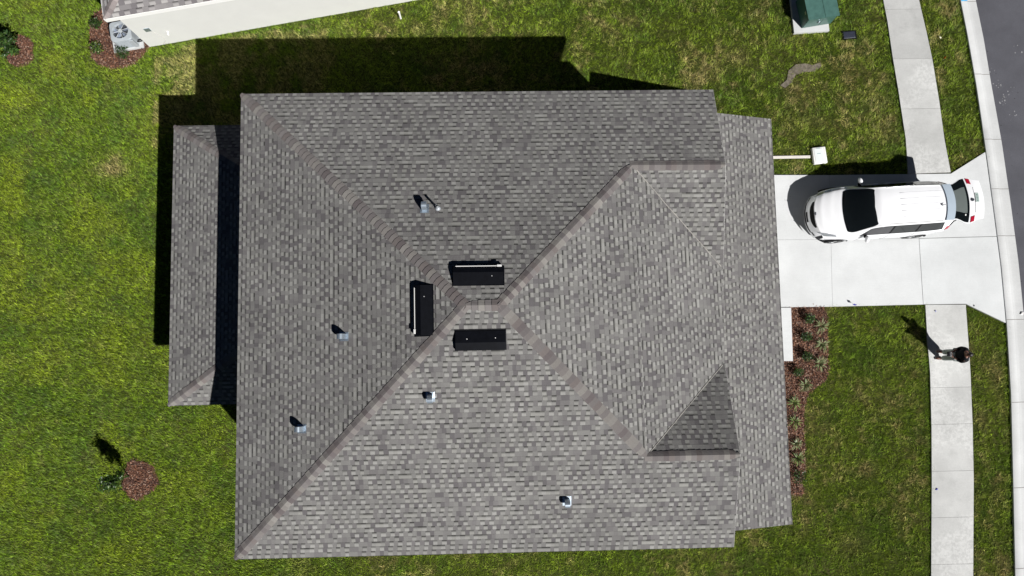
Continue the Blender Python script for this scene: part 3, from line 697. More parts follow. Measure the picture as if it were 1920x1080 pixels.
def np_mesh(name, co, nper, mat, cols, quad):
    """co: (k*nper,3) vertices, one face per nper vertices"""
    k = len(co) // nper; me = bpy.data.meshes.new(name)
    me.vertices.add(len(co)); me.vertices.foreach_set('co', co.astype(np.float32).ravel())
    me.loops.add(len(co)); me.loops.foreach_set('vertex_index', np.arange(len(co), dtype=np.int32))
    me.polygons.add(k); me.polygons.foreach_set('loop_start', (np.arange(k) * nper).astype(np.int32)); me.polygons.foreach_set('loop_total', np.full(k, nper, np.int32))
    me.update(calc_edges=True)
    at = me.attributes.new('tone', 'FLOAT_COLOR', 'FACE'); c4 = np.ones((k, 4), np.float32); c4[:, :3] = cols; at.data.foreach_set('color', c4.ravel())
    me.materials.append(mat); o = bpy.data.objects.new(name, me); C.objects.link(o); return o
chips_co = []; chips_c = []
CH = np.array([(.17, .075, .042), (.23, .115, .07), (.085, .042, .03), (.30, .20, .15), (.16, .080, .052), (.05, .026, .02), (.07, .036, .028)])
for nm, poly in beds:
    o = MB().prism(poly, -.05, .012).build(nm, M_mulch); tag(o, kind='structure')
    xs_ = [p[0] for p in poly]; ys_ = [p[1] for p in poly]; area = (max(xs_) - min(xs_)) * (max(ys_) - min(ys_)); k = int(area * 1500)
    x = rng.uniform(min(xs_) - .1, max(xs_) + .1, k); y = rng.uniform(min(ys_) - .1, max(ys_) + .1, k)
    jx = x + rng.normal(0, .035, k); jy = y + rng.normal(0, .035, k)
    msk = in_poly(jx, jy, poly)
    if nm and poly is bedC:
        d = np.array([nd.x, nd.y]); qx = x - NC.x; qy = y - NC.y; uu = qx * nd.x + qy * nd.y; vv = qx * nn.x + qy * nn.y; msk &= ~((uu > -.02) & (vv > -.02)); msk &= ~in_poly(x, y, ac_pad_poly)
    if poly is bedD: msk &= ~in_poly(x, y, slab_poly); msk &= x > fx
    x, y = x[msk], y[msk]; k = len(x)
    L = rng.uniform(.03, .075, k); W = rng.uniform(.008, .02, k); a = rng.uniform(0, 6.28, k); ti = rng.normal(0, .35, k); ro = rng.normal(0, .5, k); z = rng.uniform(.015, .055, k)
    dx, dy = np.cos(a), np.sin(a)
    ax = np.stack([dx * np.cos(ti), dy * np.cos(ti), np.sin(ti)], 1) * L[:, None] / 2
    bx = np.stack([-dy * np.cos(ro), dx * np.cos(ro), np.sin(ro)], 1) * W[:, None]
    c = np.stack([x, y, z], 1)
    chips_co.append(np.stack([c - ax - bx, c + ax - bx * .6, c + ax + bx, c - ax + bx * .7], 1).reshape(-1, 3)); chips_c.append(CH[rng.integers(0, len(CH), k)] * rng.uniform(.7, 1.25, (k, 1)))
o = np_mesh('bark_chips', np.concatenate(chips_co), 4, M_chip, np.concatenate(chips_c), True); tag(o, 'reddish brown bark chips covering the planting beds', 'mulch', kind='stuff')
# bare dirt patch
dp = g((1463, 160), (1475, 150), (1478, 133), (1492, 121), (1510, 119), (1524, 122), (1538, 117), (1541, 124), (1528, 134), (1510, 135), (1492, 140), (1484, 155), (1472, 165))
o = MB().prism(dp, -.05, .014).build('dirt_patch', M_dirt); tag(o, kind='structure')

# ------------------------------------------------------------------ grass
def vnoise(x, y, seed):
    r = np.random.default_rng(seed); T = r.random((256, 256)); xi = np.floor(x).astype(int); yi = np.floor(y).astype(int); fx_ = x - xi; fy_ = y - yi
    fx_ = fx_ * fx_ * (3 - 2 * fx_); fy_ = fy_ * fy_ * (3 - 2 * fy_)
    a = T[xi & 255, yi & 255]; b = T[(xi + 1) & 255, yi & 255]; c = T[xi & 255, (yi + 1) & 255]; d = T[(xi + 1) & 255, (yi + 1) & 255]
    return (a * (1 - fx_) + b * fx_) * (1 - fy_) + (c * (1 - fx_) + d * fx_) * fy_
def fbm(x, y, s, seed, oct=4):
    t = 0; amp = .5; tot = 0
    for o_ in range(oct): t = t + amp * vnoise(x * s + 37.1 * o_, y * s + 11.3 * o_, seed + o_); tot += amp; amp *= .55; s *= 2.1
    return t / tot
def grass(n, name, label):
    X0, X1, Y0, Y1 = -19.8, 18.6, -9.2, 15.2
    x = rng.uniform(X0, X1, n); y = rng.uniform(Y0, Y1, n)
    jit = fbm(x, y, 9, 50, 2) * .12 - .06 + rng.normal(0, .015, n)
    m = np.ones(n, bool)
    yy = np.array([p.y for p in cin][::-1]); xx = np.array([p.x for p in cin][::-1]); m &= x + jit * .8 < np.interp(y, yy, xx) + .01
    for poly in [drv_poly] + sw_polys: m &= ~in_poly(x + jit * .9, y + jit * .8, poly)
    # soil gap along the street side of the walks
    for pr in (swr, swr2):
        py = np.array([p[1] for p in pr][::-1]); px_ = np.array([p[0] for p in pr][::-1]); e = np.interp(y, py, px_); inside = (y > py.min()) & (y < py.max())
        m &= ~(inside & (x > e) & (x < e + .035 + .05 * fbm(x, y, 3, 60, 2)) & (rng.random(n) < .9))
    for poly in [p for _, p in beds] + [ac_pad_poly, pad_poly, valve_poly]: m &= ~in_poly(x + jit, y + jit, poly)
    inx = in_poly(x, y, dp); m &= ~(inx & (rng.random(n) < .90 - .5 * fbm(x, y, 4, 90, 2)))
    m &= ~in_poly(x, y, slab_poly)
    for (a, b, c, d) in ((WX0, WX1, WY0, WY1), (WX1 - .1, fx, yy0, yy1), (K2.x + .45, KX, K2.y + .42, K1.y - .42)): m &= ~((x > a) & (x < b) & (y > c) & (y < d))
    uu = (x - NC.x) * nd.x + (y - NC.y) * nd.y; vv = (x - NC.x) * nn.x + (y - NC.y) * nn.y; m &= ~((uu > 0) & (vv > -.01))
    m &= ~((abs(x - wb.location.x) < .24) & (abs(y - wb.location.y) < .30))
    m &= ~((x > s0.x) & (x < s1.x) & (abs(y - s0.y) < .045))
    x, y = x[m], y[m]; n = len(x)
    # colour fields (albedo only): lush back yard, drier street side
    f1 = fbm(x, y, .55, 1); f2 = fbm(x, y, 2.3, 9); f3 = fbm(x, y, 6.5, 21, 2); f4 = fbm(x, y, 17.0, 23, 2)
    back = np.clip((-4.5 - x) / 4.0, 0, 1) * np.clip((14 - 0 * y) / 10, 0, 1)
    strip_ = ((x > -12.6) & (x < -6.0) & (y > 8)) * 1.0
    south = np.clip((3 - y) / 5, 0, 1) * (x > 8)
    dry = (1 - back) * np.clip((f1 * .45 + f2 * .35 + f3 * .2 - .47 - .04 * south) * 5.0, 0, .9)
    dry = np.maximum(dry, np.clip((f2 - .66) * 5, 0, .4) * back * .5)
    dry = np.maximum(dry, strip_ * np.clip((f2 - .35) * 3, 0, .65) * (vv[m] < -.2))
    for (pu, pv_, ru, rv, am) in ((1866, 700, .32, .75, .9), (1876, 742, .2, .5, .6), (1836, 790, .3, .4, .7), (1622, 880, .34, .30, 1.1), (1884, 768, .25, .3, .8), (1868, 932, .3, .5, .6), (210, 318, .55, .30, 1.0), (218, 300, .3, .2, .8), (1662, 245, .8, .35, .7), (1640, 190, .7, .4, .6), (1520, 230, 1.0, .4, .5), (1480, 290, .5, .4, .6), (1612, 92, .4, .3, .7), (1655, 148, .3, .25, .9), (1380, 110, .5, .4, .7), (1480, 230, .4, .5, .5), (880, 40, .3, .8, .7), (820, 40, .25, .8, .7), (780, 55, .5, .3, .6), (1545, 840, .5, .3, .4), (1600, 1020, .6, .4, .5)):
        q = G(pu, pv_); dd = ((x - q.x) / ru) ** 2 + ((y - q.y) / rv) ** 2; dry = np.maximum(dry, am * np.exp(-dd) * (.5 + .9 * f2))
    # greener fringe beside the concrete
    lush = np.zeros(n)
    for pl in (swl, swl2):
        py = np.array([p[1] for p in pl][::-1]); e = np.interp(y, py, np.array([p[0] for p in pl][::-1])); d_ = e - x; ok = (y > py.min()) & (y < py.max()) & (d_ > -.1) & (d_ < .6); lush = np.maximum(lush, ok * np.exp(-(d_ / .16) ** 2))
    e = np.interp(y, yy, xx) - x; lush = np.maximum(lush, np.exp(-(e / .14) ** 2) * .8)
    dry = dry * (1 - .8 * lush)
    green_b = np.array((.150, .248, .006)); green_f = np.array((.180, .268, .014)); tan = np.array((.46, .36, .16)); deep = np.array((.060, .158, .009)); lime = np.array((.225, .310, .008))
    base = green_f[None] * (1 - back[:, None]) + green_b[None] * back[:, None]
    dk = np.clip((.52 - fbm(x, y, 1.3, 31)) * 5, 0, 1)[:, None] * .55; base = base * (1 - dk) + deep * dk
    lm = np.clip((fbm(x, y, .8, 41) - .5) * 5, 0, 1)[:, None] * (np.clip((-9 - x) / 8, 0, 1) * .35 + .32 * back + .22)[:, None]; base = base * (1 - lm) + lime * lm
    base = base * (1 - .6 * lush[:, None]) + np.array((.13, .26, .012)) * .6 * lush[:, None]
    r1 = rng.random(n); dm = np.clip(dry + (r1 - .5) * .55, 0, 1)[:, None] * .85
    col = base * (1 - dm) + tan * dm
    col *= np.exp(rng.normal(0, .34, (n, 1))) * (.15 + 1.7 * f4)[:, None] * (1 - .04 * south)[:, None]
    # shape
    h = rng.uniform(.03, .085, n) * (.55 + .9 * f3); wdt = rng.uniform(.008, .019, n)
    fa = fbm(x, y, 3.0, 71, 2) * 12 + rng.normal(0, .9, n)
    flow = R_(135) + rng.normal(0, .5, n); fa = np.where(rng.random(n) < .55 * back, flow, fa)
    ln = rng.uniform(.6, 2.0, n); lx = np.cos(fa) * h * ln; ly = np.sin(fa) * h * ln
    tw_ = fa + rng.normal(0, .8, n); px_, py_ = -np.sin(tw_) * wdt / 2, np.cos(tw_) * wdt / 2
    z0 = np.full(n, -.015)
    co = np.empty((n, 3, 3), np.float32)
    co[:, 0] = np.stack([x - px_, y - py_, z0], 1); co[:, 1] = np.stack([x + px_, y + py_, z0], 1); co[:, 2] = np.stack([x + lx, y + ly, h], 1)
    o = np_mesh(name, co.reshape(-1, 3), 3, M_grass, col, False); tag(o, label, 'grass', kind='stuff'); return o
grass(1500000, 'grass', 'short green and straw coloured grass of the lawns around the house')

# ------------------------------------------------------------------ plants
def leaf_cloud(mb, pts, size, cols, up=.3, slim=.45):
    for p in pts:
        p = Vector(p); s = size * random.uniform(.65, 1.3); a = random.random() * 6.28; d = Vector((math.cos(a), math.sin(a), random.uniform(-.4, .7) + up)).normalized()
        n = d.cross(Vector((random.gauss(0, 1), random.gauss(0, 1), random.gauss(0, 1)))).normalized(); t = p + d * s; mid = p + d * s * .5 + Vector((0, 0, .04 * s))
        c = random.choice(cols); f = random.uniform(.75, 1.3)
        mb.add([p, mid + n * s * slim * .5, t, mid - n * s * slim * .5], [(0, 1, 2), (0, 2, 3)], (c[0] * f, c[1] * f, c[2] * f))
GD = [(.025, .060, .014), (.040, .085, .018), (.062, .115, .024), (.016, .038, .010)]
GL = [(.09, .16, .02), (.16, .21, .03), (.06, .12, .02)]
def shrub(u, v, r, h, n, lab, grp, cols=GD, size=.07, stems=5, name='shrub'):
    root = empty(name, G(u, v, 0)); tag(root, lab, 'shrub', grp)
    mb = MB(); lf = MB(); pts = []
    for k in range(stems):
        a = 6.28 * k / stems + random.random(); rr_ = r * random.uniform(.35, .8); tip = (rr_ * math.cos(a), rr_ * math.sin(a), h * random.uniform(.65, .95)); mid = (tip[0] * .35, tip[1] * .35, tip[2] * .5)
        mb.tube([(0, 0, 0), mid, tip], [.012, .009, .004], 6)
    while len(pts) < n:
        x, y, z = random.uniform(-1, 1), random.uniform(-1, 1), random.uniform(0, 1); q_ = x * x + y * y + ((z - .5) / .5) ** 2
        if .15 < q_ < 1 + random.gauss(0, .25): pts.append((x * r, y * r, .05 + z * h))
    leaf_cloud(lf, pts, size, cols)
    mb.build('stem', M_bark, root); lf.build('foliage', M_leaf, root, tone=True); return root
def tuft(u, v, r, n, lab, pale):
    root = empty('spiky_plant', G(u, v, 0)); tag(root, lab, 'plant', 'spiky variegated plants in the front bed'); lf = MB()
    for k in range(n):
        a = 6.28 * k / n + random.gauss(0, .2); L = r * random.uniform(.7, 1.25); d = Vector((math.cos(a), math.sin(a), 0)); s = Vector((-d.y, d.x, 0)); h = random.uniform(.10, .26)
        wv = .012; c = random.choice([(.20, .25, .11), (.30, .34, .18), (.11, .16, .06)] if pale else [(.16, .23, .06), (.22, .28, .10), (.09, .15, .04)])
        pts = [d * .01, d * L * .4 + Vector((0, 0, h)), d * L * .75 + Vector((0, 0, h * 1.05)), d * L + Vector((0, 0, h * .6))]; ws = [wv * .8, wv, wv * .8, .002]
        V = []
        for p, w_ in zip(pts, ws): V += [p - s * w_, p + s * w_]
        lf.add(V, [(0, 1, 3, 2), (2, 3, 5, 4), (4, 5, 7, 6)], c)
    lf.build('foliage', M_leaf, root, tone=True)
    cb = MB(); cb.tube([(0, 0, 0), (0, 0, .05)], [.03, .018], 8); cb.build('crown', M_bark, root); return root
for (u, v, r, pale, where) in ((1537, 611, .30, 1, 'first spiky plant at the lawn edge of the front bed, nearest the driveway'), (1538, 646, .30, 1, 'second spiky plant at the lawn edge, level with the middle of the white slab'), (1535, 681, .28, 1, 'third spiky plant at the lawn edge of the front bed, level with the slab end'),
        (1508, 722, .26, 1, 'pale spiky plant in the middle where the front bed narrows'), (1487, 755, .30, 0, 'spiky green plant close to the eave just past the narrowing of the bed'), (1488, 790, .28, 0, 'spiky green plant against the eave, second in the narrow part of the bed'),
        (1490, 831, .25, 1, 'pale small spiky plant against the eave, third in the narrow part of the bed'), (1493, 859, .29, 0, 'bright green spiky plant near the bottom end of the front bed')): tuft(u, v, r, 22, where, pale)
FB = 'small dark shrubs in the front bed'
shrub(1513, 598, .17, .36, 330, 'dark green small shrub in the front bed corner by the driveway', FB)
shrub(1508, 632, .17, .36, 330, 'dark green small shrub beside the middle of the white slab', FB)
shrub(1509, 669, .18, .38, 330, 'dark green small shrub beside the far end of the white slab', FB)
shrub(1493, 697, .16, .34, 260, 'dark green small shrub just beyond the end of the white slab, close to the eave', FB)
shrub(1494, 893, .26, .40, 230, 'low bushy dark shrub at the bottom end of the front bed', FB)
NBG = 'small shrubs around the air conditioner'
shrub(186, 50, .20, .42, 260, 'dark green shrub under the neighbouring roof corner, farthest from the pad', NBG)
shrub(187, 94, .24, .36, 320, 'leafy shrub with yellow green tips left of the concrete pad', NBG, GD + GL)
shrub(236, 104, .23, .44, 320, 'dark green shrub in front of the concrete pad', NBG)
def sapling(u, v, h, r, n, size, lab, cols, low=.15, lean=(0, 0)):
    root = empty('young_tree', G(u, v, 0)); tag(root, lab, 'tree', 'young trees in mulch rings'); mb = MB(); lf = MB(); pts = []
    mb.tube([(0, 0, 0), (.01, .02, h * .5), (lean[0], lean[1], h * .97)], [.028, .018, .006], 8)
    lm = MB()
    for k in range(26):
        t = random.uniform(low, .95); a = random.random() * 6.28; L = r * random.uniform(.5, 1.1) * (1.1 - .45 * t); z = h * t; b0 = Vector((lean[0] * t, lean[1] * t, z)); e = b0 + Vector((math.cos(a) * L, math.sin(a) * L, .25 * L + .05))
        lm.tube([b0, (b0 + e) / 2 + Vector((0, 0, .03)), e], [.008, .006, .003], 5)
        for j in range(n // 26):
            s_ = random.uniform(.2, 1.05); q_ = b0.lerp(e, s_); pts.append(q_ + Vector((random.gauss(0, .05), random.gauss(0, .05), random.gauss(0, .05))))
    leaf_cloud(lf, pts, size, cols, .2); mb.build('trunk', M_bark, root, smooth=True); lm.build('limbs', M_bark, root); lf.build('crown', M_leaf, root, tone=True); return root
sapling(243, 893, 1.65, .33, 900, .105, 'slim young tree with dark leaves leaning over its round mulch ring in the back lawn', GD + GL[:1])
tB = sapling(30, 92, 1.35, .46, 900, .15, 'bushy young tree with glossy dark leaves in a mulch ring near the top left corner', GD + [(.05, .10, .03)])
lf = MB(); leaf_cloud(lf, [(.08 + random.gauss(0, .07), -.12 + random.gauss(0, .07), .08 + random.random() * .2) for _ in range(60)], .13, [(.16, .24, .03), (.22, .26, .04)]); o = lf.build('low_shoots', M_leaf, tB, tone=True); o['label'] = 'bright yellow green shoots at the base'

# ------------------------------------------------------------------ the white car
CA = R_(2.5); car = empty('parked_car', (10.94, 4.98, H_CONC), CA)
tag(car, 'white people carrier parked on the driveway with its tailgate raised', 'car')
def lerp_tab(tab, x):
    xs_ = [t[0] for t in tab]
    if x <= xs_[0]: return tab[0][1]
    if x >= xs_[-1]: return tab[-1][1]
    for (xa, a), (xb, b) in zip(tab[:-1], tab[1:]):
        if xa <= x <= xb: t = (x - xa) / (xb - xa); t = t * t * (3 - 2 * t) * .35 + t * .65; return a + (b - a) * t
LEN = 4.72
T_W = [(0, .74), (.12, .82), (.3, .875), (.6, .92), (1.0, .945), (1.6, .95), (3.6, .95), (4.2, .93), (4.5, .90), (LEN, .85)]
T_BELT = [(0, .62), (.15, .72), (.4, .82), (.8, .93), (1.2, .99), (1.8, 1.02), (3.0, 1.06), (4.2, 1.12), (LEN, 1.14)]
T_ZT = [(0, .78), (.12, .86), (.35, .96), (.7, 1.04), (1.0, 1.10), (1.08, 1.13), (1.9, 1.62), (2.1, 1.69), (2.5, 1.72), (3.4, 1.73), (4.2, 1.70), (4.45, 1.67), (LEN, 1.60)]
T_ZE = [(0, .74), (.12, .81), (.35, .905), (.7, .985), (1.0, 1.035), (1.15, 1.06), (1.95, 1.555), (2.15, 1.615), (2.6, 1.64), (3.4, 1.65), (4.2, 1.62), (4.45, 1.58), (LEN, 1.50)]
T_WE = [(0, .62), (.12, .66), (.35, .72), (.7, .775), (1.0, .80), (1.15, .79), (1.95, .665), (2.3, .65), (3.4, .645), (4.2, .63), (LEN, .60)]
def bow(x, y):
    k = max(0.0, 1 - x / 1.9); r_ = max(0.0, (x - 3.9) / .9)
    return .46 * (abs(y) / .95) ** 2.4 * k ** 1.3 - .14 * (abs(y) / .95) ** 2.2 * r_
def section(x):
    W, zb, zt_, ze_, we = (lerp_tab(t, x) for t in (T_W, T_BELT, T_ZT, T_ZE, T_WE)); lo = .24 + max(0, .10 - x) * .5
    return [(W * .93, lo), (W * .985, lo + .13), (W, lo + .33), (W * .985, (zb * .75 + (lo + .33) * .25)), (W * .945, zb), (we + .035, ze_ - .045), (we - .03, ze_ + .012), (we * .55, ze_ + (zt_ - ze_) * .78), (0.0, zt_)]
SN = 8.0
def surf(x, s, side=1):
    """s runs from the sill (0) to the belt (4), roof edge (5..6) and centre line (8)"""
    pts = section(x); i = min(int(s), 7); t = s - i
    def g_(k): return pts[max(0, min(8, k))] if k <= 8 else (-pts[16 - k][0], pts[16 - k][1])
    p0, p1, p2, p3 = g_(i - 1), g_(i), g_(i + 1), g_(i + 2) if i + 2 <= 8 else (-pts[7][0], pts[7][1])
    if i in (4,): y = p1[0] + (p2[0] - p1[0]) * t; z = p1[1] + (p2[1] - p1[1]) * t
    else:
        cr = lambda a, b, c, d: .5 * (2 * b + (c - a) * t + (2 * a - 5 * b + 4 * c - d) * t * t + (3 * b - a - 3 * c + d) * t ** 3)
        y, z = cr(p0[0], p1[0], p2[0], p3[0]), cr(p0[1], p1[1], p2[1], p3[1])
    return Vector((x + bow(x, y), side * y, z))
def normal(x, s, side):
    e = .02; a = surf(min(x + e, LEN), s, side) - surf(max(x - e, 0), s, side); b = surf(x, min(s + e, 8), side) - surf(x, max(s - e, 0), side); n = a.cross(b)
    return (n if side > 0 else -n).normalized() * (1 if True else -1)
_test = normal(2.5, 8, 1); NS = 1 if _test.z > 0 else -1
def patch(name, fx0, fx1, s0_, s1_, side, mat, parent, nx=14, ns=8, off=.006, rim=True):
    """panel following the bodywork; fx0/fx1 give the ends along the car for each s"""
    V = []; W = []
    for j in range(ns + 1):
        s = s0_ + (s1_ - s0_) * j / ns
        for i in range(nx + 1):
            xa, xb = (fx0(s) if callable(fx0) else fx0), (fx1(s) if callable(fx1) else fx1); x = xa + (xb - xa) * i / nx
            n_ = normal(x, s, side) * NS; p = surf(x, s, side); V.append(p + n_ * off); W.append(p - n_ * .012)
    q = nx + 1; Fs = [(j * q + i, j * q + i + 1, (j + 1) * q + i + 1, (j + 1) * q + i) for j in range(ns) for i in range(nx)]
    bo = [i for i in range(q)] + [j * q + nx for j in range(1, ns + 1)] + [ns * q + i for i in range(nx - 1, -1, -1)] + [j * q for j in range(ns - 1, 0, -1)]
    nb_ = len(V); Fs += [(bo[k], bo[(k + 1) % len(bo)], nb_ + bo[(k + 1) % len(bo)], nb_ + bo[k]) for k in range(len(bo))]
    o = mesh_obj(name, V + W, Fs, mat, parent); bm = bmesh.new(); bm.from_mesh(o.data)
    bmesh.ops.delete(bm, geom=[v for v in bm.verts if not v.link_faces], context='VERTS')
    bmesh.ops.recalc_face_normals(bm, faces=bm.faces); bm.to_mesh(o.data); bm.free(); autosmooth(o, 40); return o
# body shell
XS = .14
sx = list(np.linspace(XS, 1.3, 30)) + list(np.linspace(1.36, LEN, 44)); ss = [0, .5, 1, 1.5, 2, 2.5, 3, 3.5, 4, 4.33, 4.66, 5, 5.25, 5.5, 5.75, 6, 6.4, 6.8, 7.2, 7.6, 8]
V = []; Fs = []
cols_ = [(s, 1) for s in ss] + [(s, -1) for s in reversed(ss[:-1])]; q = len(cols_)
for x in sx:
    for s, sd_ in cols_: V.append(surf(x, s, sd_))
for i in range(len(sx) - 1):
    for k in range(q - 1): Fs.append((i * q + k, i * q + k + 1, (i + 1) * q + k + 1, (i + 1) * q + k))
# nose: drop from the front edge of the bonnet down to the bumper
def nose(y, t):
    s_lo = [surf(XS, s, 1) for s in np.linspace(3.5, 8, 40)]
    ay = abs(y); zz = s_lo[-1].z
    for a, b in zip(s_lo[:-1], s_lo[1:]):
        if b.y <= ay <= a.y: zz = a.z + (b.z - a.z) * ((ay - a.y) / (b.y - a.y + 1e-9)); break
    else: zz = s_lo[0].z if ay > s_lo[0].y else zz
    z = zz + (.24 - zz) * t
    x = XS + bow(XS, y) - .13 * min(1, t / .5) ** .8 * (1 - .35 * (ay / .75) ** 2) * (1 - .3 * max(0, t - .7)) if t > 0 else XS + bow(XS, y)
    return Vector((x, y, z))
nb0 = len(V); NY, NTt = 36, 12
for j in range(NTt + 1):
    for i in range(NY + 1): y = -.735 + 1.47 * i / NY; V.append(nose(y, j / NTt))
for j in range(NTt):
    for i in range(NY): a = nb0 + j * (NY + 1) + i; Fs.append((a, a + 1, a + NY + 2, a + NY + 1))
body = mesh_obj('body', V, Fs, M_paint, car); bm = bmesh.new(); bm.from_mesh(body.data); bmesh.ops.remove_doubles(bm, verts=bm.verts, dist=.002); bmesh.ops.recalc_face_normals(bm, faces=bm.faces); bm.to_mesh(body.data); bm.free(); autosmooth(body, 50)
def nose_patch(name, y0, y1, ta, tb, mat, off=.012, parent=car, n=16, m=5):
    V = []; W = []
    for j in range(m + 1):
        for i in range(n + 1):
            y = y0 + (y1 - y0) * i / n; f = j / m; t0 = ta(y) if callable(ta) else ta; t1_ = tb(y) if callable(tb) else tb; p = nose(y, t0 + (t1_ - t0) * f); V.append(p + Vector((-off, 0, off * .35))); W.append(p + Vector((.02, 0, 0)))
    q_ = n + 1; Fs = [(j * q_ + i, (j + 1) * q_ + i, (j + 1) * q_ + i + 1, j * q_ + i + 1) for j in range(m) for i in range(n)]
    bo = [i for i in range(q_)] + [j * q_ + n for j in range(1, m + 1)] + [m * q_ + i for i in range(n - 1, -1, -1)] + [j * q_ for j in range(m - 1, 0, -1)]
    k0 = len(V); Fs += [(bo[k], bo[(k + 1) % len(bo)], k0 + bo[(k + 1) % len(bo)], k0 + bo[k]) for k in range(len(bo))]
    o = mesh_obj(name, V + W, Fs, mat, parent); bm = bmesh.new(); bm.from_mesh(o.data); bmesh.ops.delete(bm, geom=[v for v in bm.verts if not v.link_faces], context='VERTS'); bmesh.ops.recalc_face_normals(bm, faces=bm.faces); bm.to_mesh(o.data); bm.free(); autosmooth(o, 40); return o
nose_patch('grille', -.46, .46, lambda y: .04 + .02 * (y / .46) ** 2, lambda y: .30 - .14 * (abs(y) / .46) ** 3, M_gap)
nose_patch('air_intake', -.55, .55, .74, lambda y: .92 - .06 * (y / .55) ** 2, M_gap)
nose_patch('number_plate_holder', -.20, .16, .50, .62, M_gap, .02)
for s in (1, -1):
    nose_patch('fog_lamp', *(sorted((s * .56, s * .69))), .62, .74, M_gap)
    patch('headlight', lambda t: .03 + .10 * (5.9 - t), lambda t: .30 + .34 * (5.9 - t) if t > 5 else .60, 4.35, 5.85, s, M_lamp, car, off=.008)
    patch('bonnet_gap', lambda t: .36, lambda t: 1.03, 5.60, 5.66, s, M_gap, car, off=.002, ns=1)
MB().tube([(.17, .03, .878), (.172, .03, .888)], [.055, .05], 16).build('badge', simple('dark_badge', (.10, .11, .13), .3, .5, .5), car)
# windscreen
lo_ = lambda s: 1.02 + .015 * (8 - s) + .16 * max(0, (6.3 - s) / .3) ** 2; hi_ = lambda s: 1.90 + .05 * math.sin((8 - s) * .8) - .10 * max(0, (6.25 - s) / .25) ** 2
for s in (1,):
    V = []; W = []; NSX = 12; cols2 = [(t, 1) for t in np.linspace(5.92, 8, 23)] + [(t, -1) for t in np.linspace(8, 5.92, 23)[1:]]
    for t, sd_ in cols2:
        xb = hi_(t) + (.05 * max(0, (6.6 - t)) * 1.2)
        for i in range(NSX + 1):
            x = lo_(t) + (xb - lo_(t)) * i / NSX; n_ = normal(x, t, sd_) * NS
            if n_.z < 0: n_ = -n_
            V.append(surf(x, t, sd_) + n_ * .008)
    q_ = NSX + 1; Fs = [(j * q_ + i, j * q_ + i + 1, (j + 1) * q_ + i + 1, (j + 1) * q_ + i) for j in range(len(cols2) - 1) for i in range(NSX)]
    ws = mesh_obj('windscreen', V, Fs, M_glass, car); bm = bmesh.new(); bm.from_mesh(ws.data); bmesh.ops.recalc_face_normals(bm, faces=bm.faces); bm.to_mesh(ws.data); bm.free(); autosmooth(ws, 60)
    if ws.data.polygons[0].normal.z < 0: ws.data.flip_normals()
def on_ws(x, s, sd_, off=.016):
    n_ = normal(x, s, sd_) * NS; n_ = n_ if n_.z > 0 else -n_; return surf(x, s, sd_) + n_ * off
for sd_, xa, sa, xb, sb in ((-1, 1.09, 6.9, 1.14, 6.1), (1, 1.09, 7.6, 1.12, 6.3)): MB().tube([on_ws(xa, sa, sd_), on_ws((xa + xb) / 2, (sa + sb) / 2, sd_, .022), on_ws(xb, sb, sd_)], .010, 6).build('wiper', M_gap, car)
# side windows
for s in (1, -1):
    patch('window_frame', lambda t: 1.46 + .36 * (t - 4.08), lambda t: 4.46 - .16 * (t - 4.1), 4.08, 4.97, s, M_gap, car, off=.002, nx=24)
    gl = M_glass2
    patch('side_window', lambda t: 1.50 + .36 * (t - 4.1), 2.52, 4.12, 4.92, s, gl, car)
    patch('side_window', 2.58, 3.42, 4.12, 4.95, s, M_glass, car)
    patch('side_window', 3.48, lambda t: 4.42 - .16 * (t - 4.1), 4.16, 4.93, s, M_glass, car)
    patch('roof_rail', 2.35, 4.25, 5.72, 5.86, s, M_alu, car, off=.022, ns=2, nx=20)
    patch('door_seam', 2.545, 2.557, .6, 4.0, s, M_gap, car, off=.002, nx=1); patch('door_seam', 3.445, 3.457, .9, 4.0, s, M_gap, car, off=.002, nx=1); patch('door_seam', 1.60, 1.612, .6, 4.0, s, M_gap, car, off=.002, nx=1)
    for xh in (2.36, 2.78):
        p = surf(xh, 3.75, s); MB().box((p.x, p.y + s * .018, p.z), (.17, .035, .03), bev=.01).build('door_handle', M_paint, car)
    patch('tail_lamp', 4.58, LEN - .01, 3.7, 4.35, s, M_red, car, off=.012)
    patch('rear_pillar_seal', LEN - .06, LEN - .01, 4.4, 5.4, s, M_gap, car, off=.01, nx=2)
    # mirror
    mm = MB(); p = surf(1.70, 4.15, s)
    bm = bmesh.new(); bmesh.ops.create_uvsphere(bm, u_segments=14, v_segments=10, radius=.5); bmesh.ops.scale(bm, vec=(.15, .25, .19), verts=bm.verts)
    bmesh.ops.transform(bm, matrix=Matrix.Translation((p.x + .03, p.y + s * .16, p.z + .06)) @ Matrix.Rotation(s * R_(14), 4, 'Z'), verts=bm.verts); bm.verts.index_update()
    mm.add([v.co[:] for v in bm.verts], [tuple(v.index for v in f.verts) for f in bm.faces]); bm.free(); mo = mm.build('wing_mirror', M_paint, car, smooth=True)
    MB().box((p.x, p.y + s * .04, p.z + .02), (.10, .12, .06), bev=.015).build('mirror_arm', M_gap, mo)
# roof ribs pressed along the rear part of the roof
rb = MB()
for k in (-.42, -.21, 0.0, .21, .42):
    pts = []
    for x in np.linspace(2.75, 4.28, 9):
        best = min(np.linspace(6, 8, 60), key=lambda t: abs(surf(x, t, 1).y - abs(k))); p = surf(x, best, 1); pts.append((p.x, k, p.z - .004))
    rb.tube(pts, .009, 6)
rb.build('roof_ribs', simple('roof_groove_shade', (.50, .51, .53), .3), car, smooth=True)
tb_ = MB(); tb_.tube([(4.18, -.10, 1.71), (4.16, -.10, 1.76), (4.28, -.10, 1.80)], [.03, .022, .008], 8); tb_.build('antenna', simple('grey_fin', (.35, .36, .38), .4), car)
